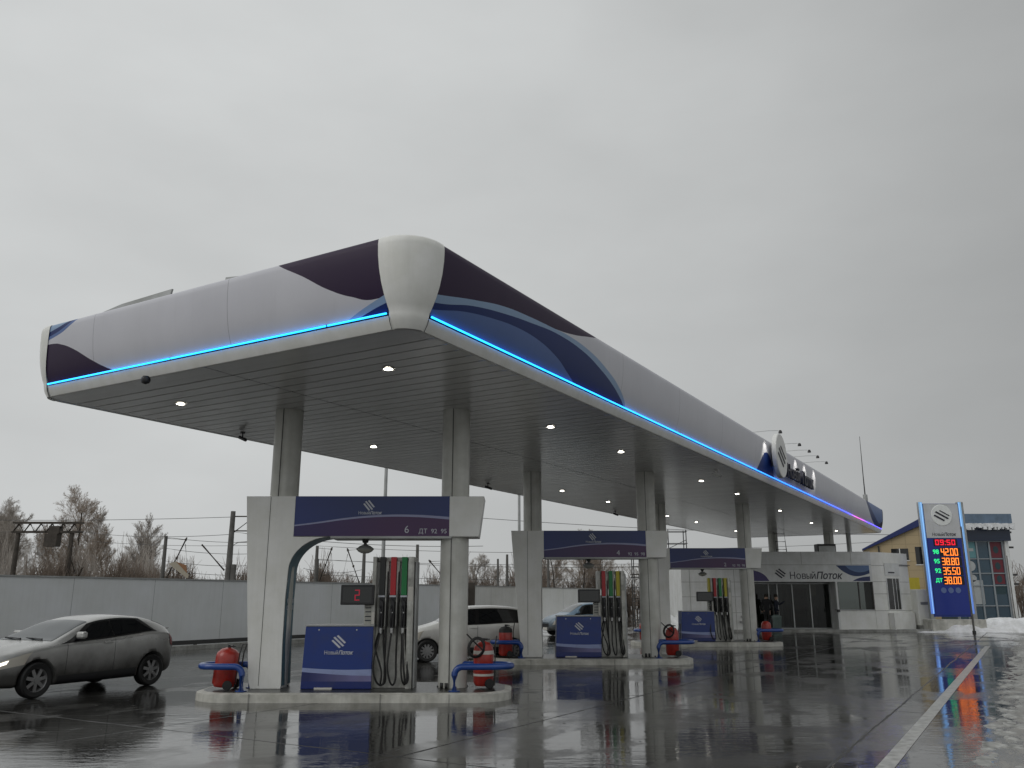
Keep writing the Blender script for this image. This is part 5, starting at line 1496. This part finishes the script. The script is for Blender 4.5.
# wires
def wire(p, q, sag=.4, r=.02):
    p = Vector(p); q = Vector(q)
    pts = [p.lerp(q, i / 16) - Vector((0, 0, sag * 4 * (i / 16) * (1 - i / 16))) for i in range(17)]
    return MB().tube(pts, r, 4)
wl = [((-95, 92, 9.2), (-45.5, 90, 8.5), 'wire'), ((-45.5, 90, 8.5), (-19.6, 60, 6.0), 'wire'), ((-60, 74, 8.7), (-19.6, 60, 7.2), 'wire'), ((-28.1, 70, 6.5), (-17.3, 70, 6.35), ''), ((-17.0, 75, 6.1), (12, 75, 5.7), ''), ((-17.9, 80, 5.1), (20, 84, 5.1), ''),
      ((-28, 70, 5.6), (-18, 70, 5.4), ''), ((-28, 70, 4.6), (-18, 70, 4.5), ''), ((-28, 71, 3.9), (-18, 71, 3.8), ''), ((-19.6, 60, 6.2), (-2, 60, 5.2), ''), ((-18, 75, 4.2), (-12.8, 75, 4.1), ''), ((-17, 76, 5.0), (14, 79, 4.5), ''), ((-6, 62, 7.6), (30, 66, 6.4), ''), ((-17, 77, 3.7), (14, 79, 3.6), ''), ((2, 78, 6.0), (40, 90, 7.5), ''), ((-45.5, 92, 7.6), (-19, 80, 6.6), '')]
wlab = ['upper left wire running to the signal gantry', 'wire from the signal gantry to the tapered pole', 'high pale wire across the sky at left', 'wire between struts above the grey wall', 'long wire along the pole tops behind the pumps', 'thin wire behind the nearest gantry arch',
        'contact wire above the grey wall, upper one', 'contact wire above the grey wall, middle one', 'contact wire just over the wall top', 'wire from the tapered pole behind the gantry leg', 'short wire between two poles in the nearest arch', 'wire crossing behind the nearest column', 'high wire between first and second gantries', 'lowest wire behind the nearest dispenser', 'wire behind the middle gantry and scaffold', 'thin wire passing over the small birch']
for (p, q, _), lb_ in zip(wl, wlab):
    tag(wire(p, q, .35, .018).build('overhead_wire', M['wire']), lb_, 'wire', 'overhead railway wires')

# ------------------------------------------------------------------ bare trees
def grow(seed, h, spread=.42, dens=5, up=.35, maxlvl=4, twig=.022):
    r = random.Random(seed); tr = MB(); cr = MB()
    def br(p, d, ln, rad, lvl):
        n = 4 if lvl < 2 else 3
        pts = [p]; dd = d.copy(); q = p.copy()
        for k in range(n):
            dd = (dd + Vector((r.gauss(0, .12), r.gauss(0, .12), r.gauss(0, .06) + up * .12))).normalized()
            q = q + dd * ln / n; pts.append(q.copy())
        rs = [max(twig * .5, rad * (1 - .62 * k / n)) for k in range(n + 1)]
        (tr if lvl == 0 else cr).tube(pts, rs, 7 if lvl == 0 else 3)
        if lvl >= maxlvl: return
        m = [dens * 3, dens, dens, dens - 1][min(lvl, 3)]
        for k in range(m):
            t = (.22 if lvl == 0 else .15) + (.8) * (k + r.random()) / m
            t = min(t, .99); i = min(int(t * n), n - 1); pp = pts[i].lerp(pts[i + 1], t * n - i)
            base = (pts[i + 1] - pts[i]).normalized()
            x, y = basis(base); an_ = r.uniform(0, 2 * PI); sp = spread * r.uniform(.7, 1.35) * (1.15 if lvl == 0 else 1)
            nd = (base * math.cos(sp) + (x * math.cos(an_) + y * math.sin(an_)) * math.sin(sp) + Vector((0, 0, up * .3))).normalized()
            l2 = ln * (.50 if lvl == 0 else .60) * (1.08 - .62 * t) * r.uniform(.75, 1.15)
            br(pp, nd, l2, max(twig, rad * .42 * (1 - .5 * t)), lvl + 1)
    br(Vector((0, 0, 0)), Vector((0, 0, 1)), h, h * .016, 0)
    return tr, cr
protos = {}
def tree(kind, x, y, s, rz, label, mat='twig1', name='bare_tree'):
    if kind not in protos:
        p = {'big': (11, 13, .66, 9, .24, 4, .0095), 'birch': (12, 10, .50, 8, .4, 4, .009), 'slim': (13, 10.5, .46, 8, .4, 4, .009), 'bush': (14, 5, .75, 9, .45, 3, .012)}[kind]
        tr, cr = grow(*p); protos[kind] = (tr, cr, {})
    tr, cr, cache = protos[kind]
    t = thing(name, label, 'tree', (x, y, 0), rz, 'bare trees beyond the wall'); t.scale = (s, s, s)
    if mat not in cache:
        a = tr.build('trunk', M['trunk'], t, fix=False); b_ = cr.build('crown', M[mat], t, fix=False); cache[mat] = (a, b_)
    else:
        for o in cache[mat]:
            c = o.copy(); C.objects.link(c); c.parent = t
    return t
tree('big', -61.5, 106, .86, 0, 'bare tree at far left above the signal gantry', 'twig1')
tree('birch', -57, 110, .9, 1.5, 'bare tree between the two largest trees at left', 'twig1')
tree('big', -53, 104, .92, 2.4, 'largest bare reddish tree right of the signal gantry', 'twig2')
tree('slim', -50.0, 108, 1.0, 0.8, 'slim bare tree just right of the largest bare tree', 'twig1')
tree('big', -68, 112, .80, 4.0, 'bare tree behind the olive building at the left edge', 'twig1')
tree('birch', -46.4, 106, .85, 3.1, 'low bare tree above the middle of the grey wall', 'twig1')
tree('slim', -43.2, 98, .86, 5.1, 'pale birch standing alone above the grey wall', 'twig1')
tree('birch', -65, 102, .9, 2.0, 'bare tree left of the signal gantry post', 'twig1')
tree('slim', -59.5, 100, .95, 3.7, 'bare tree directly behind the signal gantry beam', 'twig1')
tree('birch', -48.6, 100, .80, 5.5, 'short bushy bare tree between the large tree and the birch', 'twig2')
tree('bush', -40.2, 98, .95, .4, 'low bare bush right of the pale birch', 'twig1')
tree('bush', -19.5, 90, .75, .4, 'low bare bush inside the nearest arch at left', 'twig1')
tree('bush', -6.2, 88, .95, 2.4, 'bare bush just right of the nearest dispenser tower', 'twig1')
tree('bush', -3.4, 88, 1.05, 1.4, 'bare bush left of the middle gantry leg', 'twig1')
tree('bush', -1.6, 92, .9, 3.4, 'bare bush behind the slim poles left of the middle gantry', 'twig1')
tree('big', 4.2, 84, .46, 1.0, 'brownish bare tree behind the middle gantry banner, left one', 'twig2')
tree('birch', 6.5, 84, .68, 2.6, 'brownish bare tree behind the middle gantry banner, middle one', 'twig2')
tree('big', 8.8, 86, .46, 4.6, 'brownish bare tree behind the middle dispenser tower', 'twig2')
tree('birch', 12.5, 88, .62, 3.6, 'bare tree glimpsed behind the scaffold frames', 'twig1')
tree('big', 56, 84, .42, .6, 'reddish bare tree at the right edge beyond the glazed building', 'twig2')
tree('birch', 59, 88, .6, 1.6, 'reddish thicket tree at the right edge behind the snow bank', 'twig2')
# scrub: masses of twigs nobody could count
def scrub(x0, x1, y0, y1, n, h, seed, mat='scrub'):
    r = random.Random(seed); mb = MB()
    for _ in range(n):
        x = r.uniform(x0, x1); y = r.uniform(y0, y1); hh = h * r.uniform(.45, 1.1) * (1 + .25 * math.sin(x * .9) + .2 * math.sin(x * 2.3 + 1))
        for k in range(5):
            tip = Vector((x + r.gauss(0, .45), y + r.gauss(0, .4), hh * r.uniform(.6, 1)))
            md = Vector((x + r.gauss(0, .12), y, hh * .5))
            mb.tube([(x, y, 0), md, tip], [.035, .028, .012], 3)
            mb.tube([md, md.lerp(tip, .5) + Vector((r.gauss(0, .3), 0, .15)), tip + Vector((r.gauss(0, .4), 0, r.uniform(-.4, .1)))], [.02, .016, .01], 3)
    return tag(mb.build('scrub', M[mat], fix=False), kind='stuff')
scrub(-80, -36, 90, 98, 1100, 6.0, 1, 'twig1')
scrub(-38, -14, 84, 90, 800, 4.4, 2)
scrub(-50, -36, 88, 92, 500, 5.2, 6)
scrub(-14, 14, 84, 90, 600, 4.6, 3)
scrub(48, 80, 80, 95, 500, 4.5, 4)
# olive building at the left edge
ob2 = thing('olive_building', 'olive apartment building at the far left edge beyond the wall', 'building', (-70.2, 120, 0), R(31))
MB().box(-13.4, 0, 0, 10, 0, 12.4).build('wall', dirty('olive_render', (.17, .15, .09), .8, var=.2), ob2)
MB().box(-13.7, .1, -.2, 10.1, 12.4, 12.7).build('roof', M['rust'], ob2)
for k in range(5):
    for j in range(3):
        MB().box(-12.6 + k * 2.5, -11.3 + k * 2.5, -.06, .02, 2.0 + j * 3.4, 3.6 + j * 3.4).build('window', M['carglass'], ob2)

S.cycles.max_bounces = 8
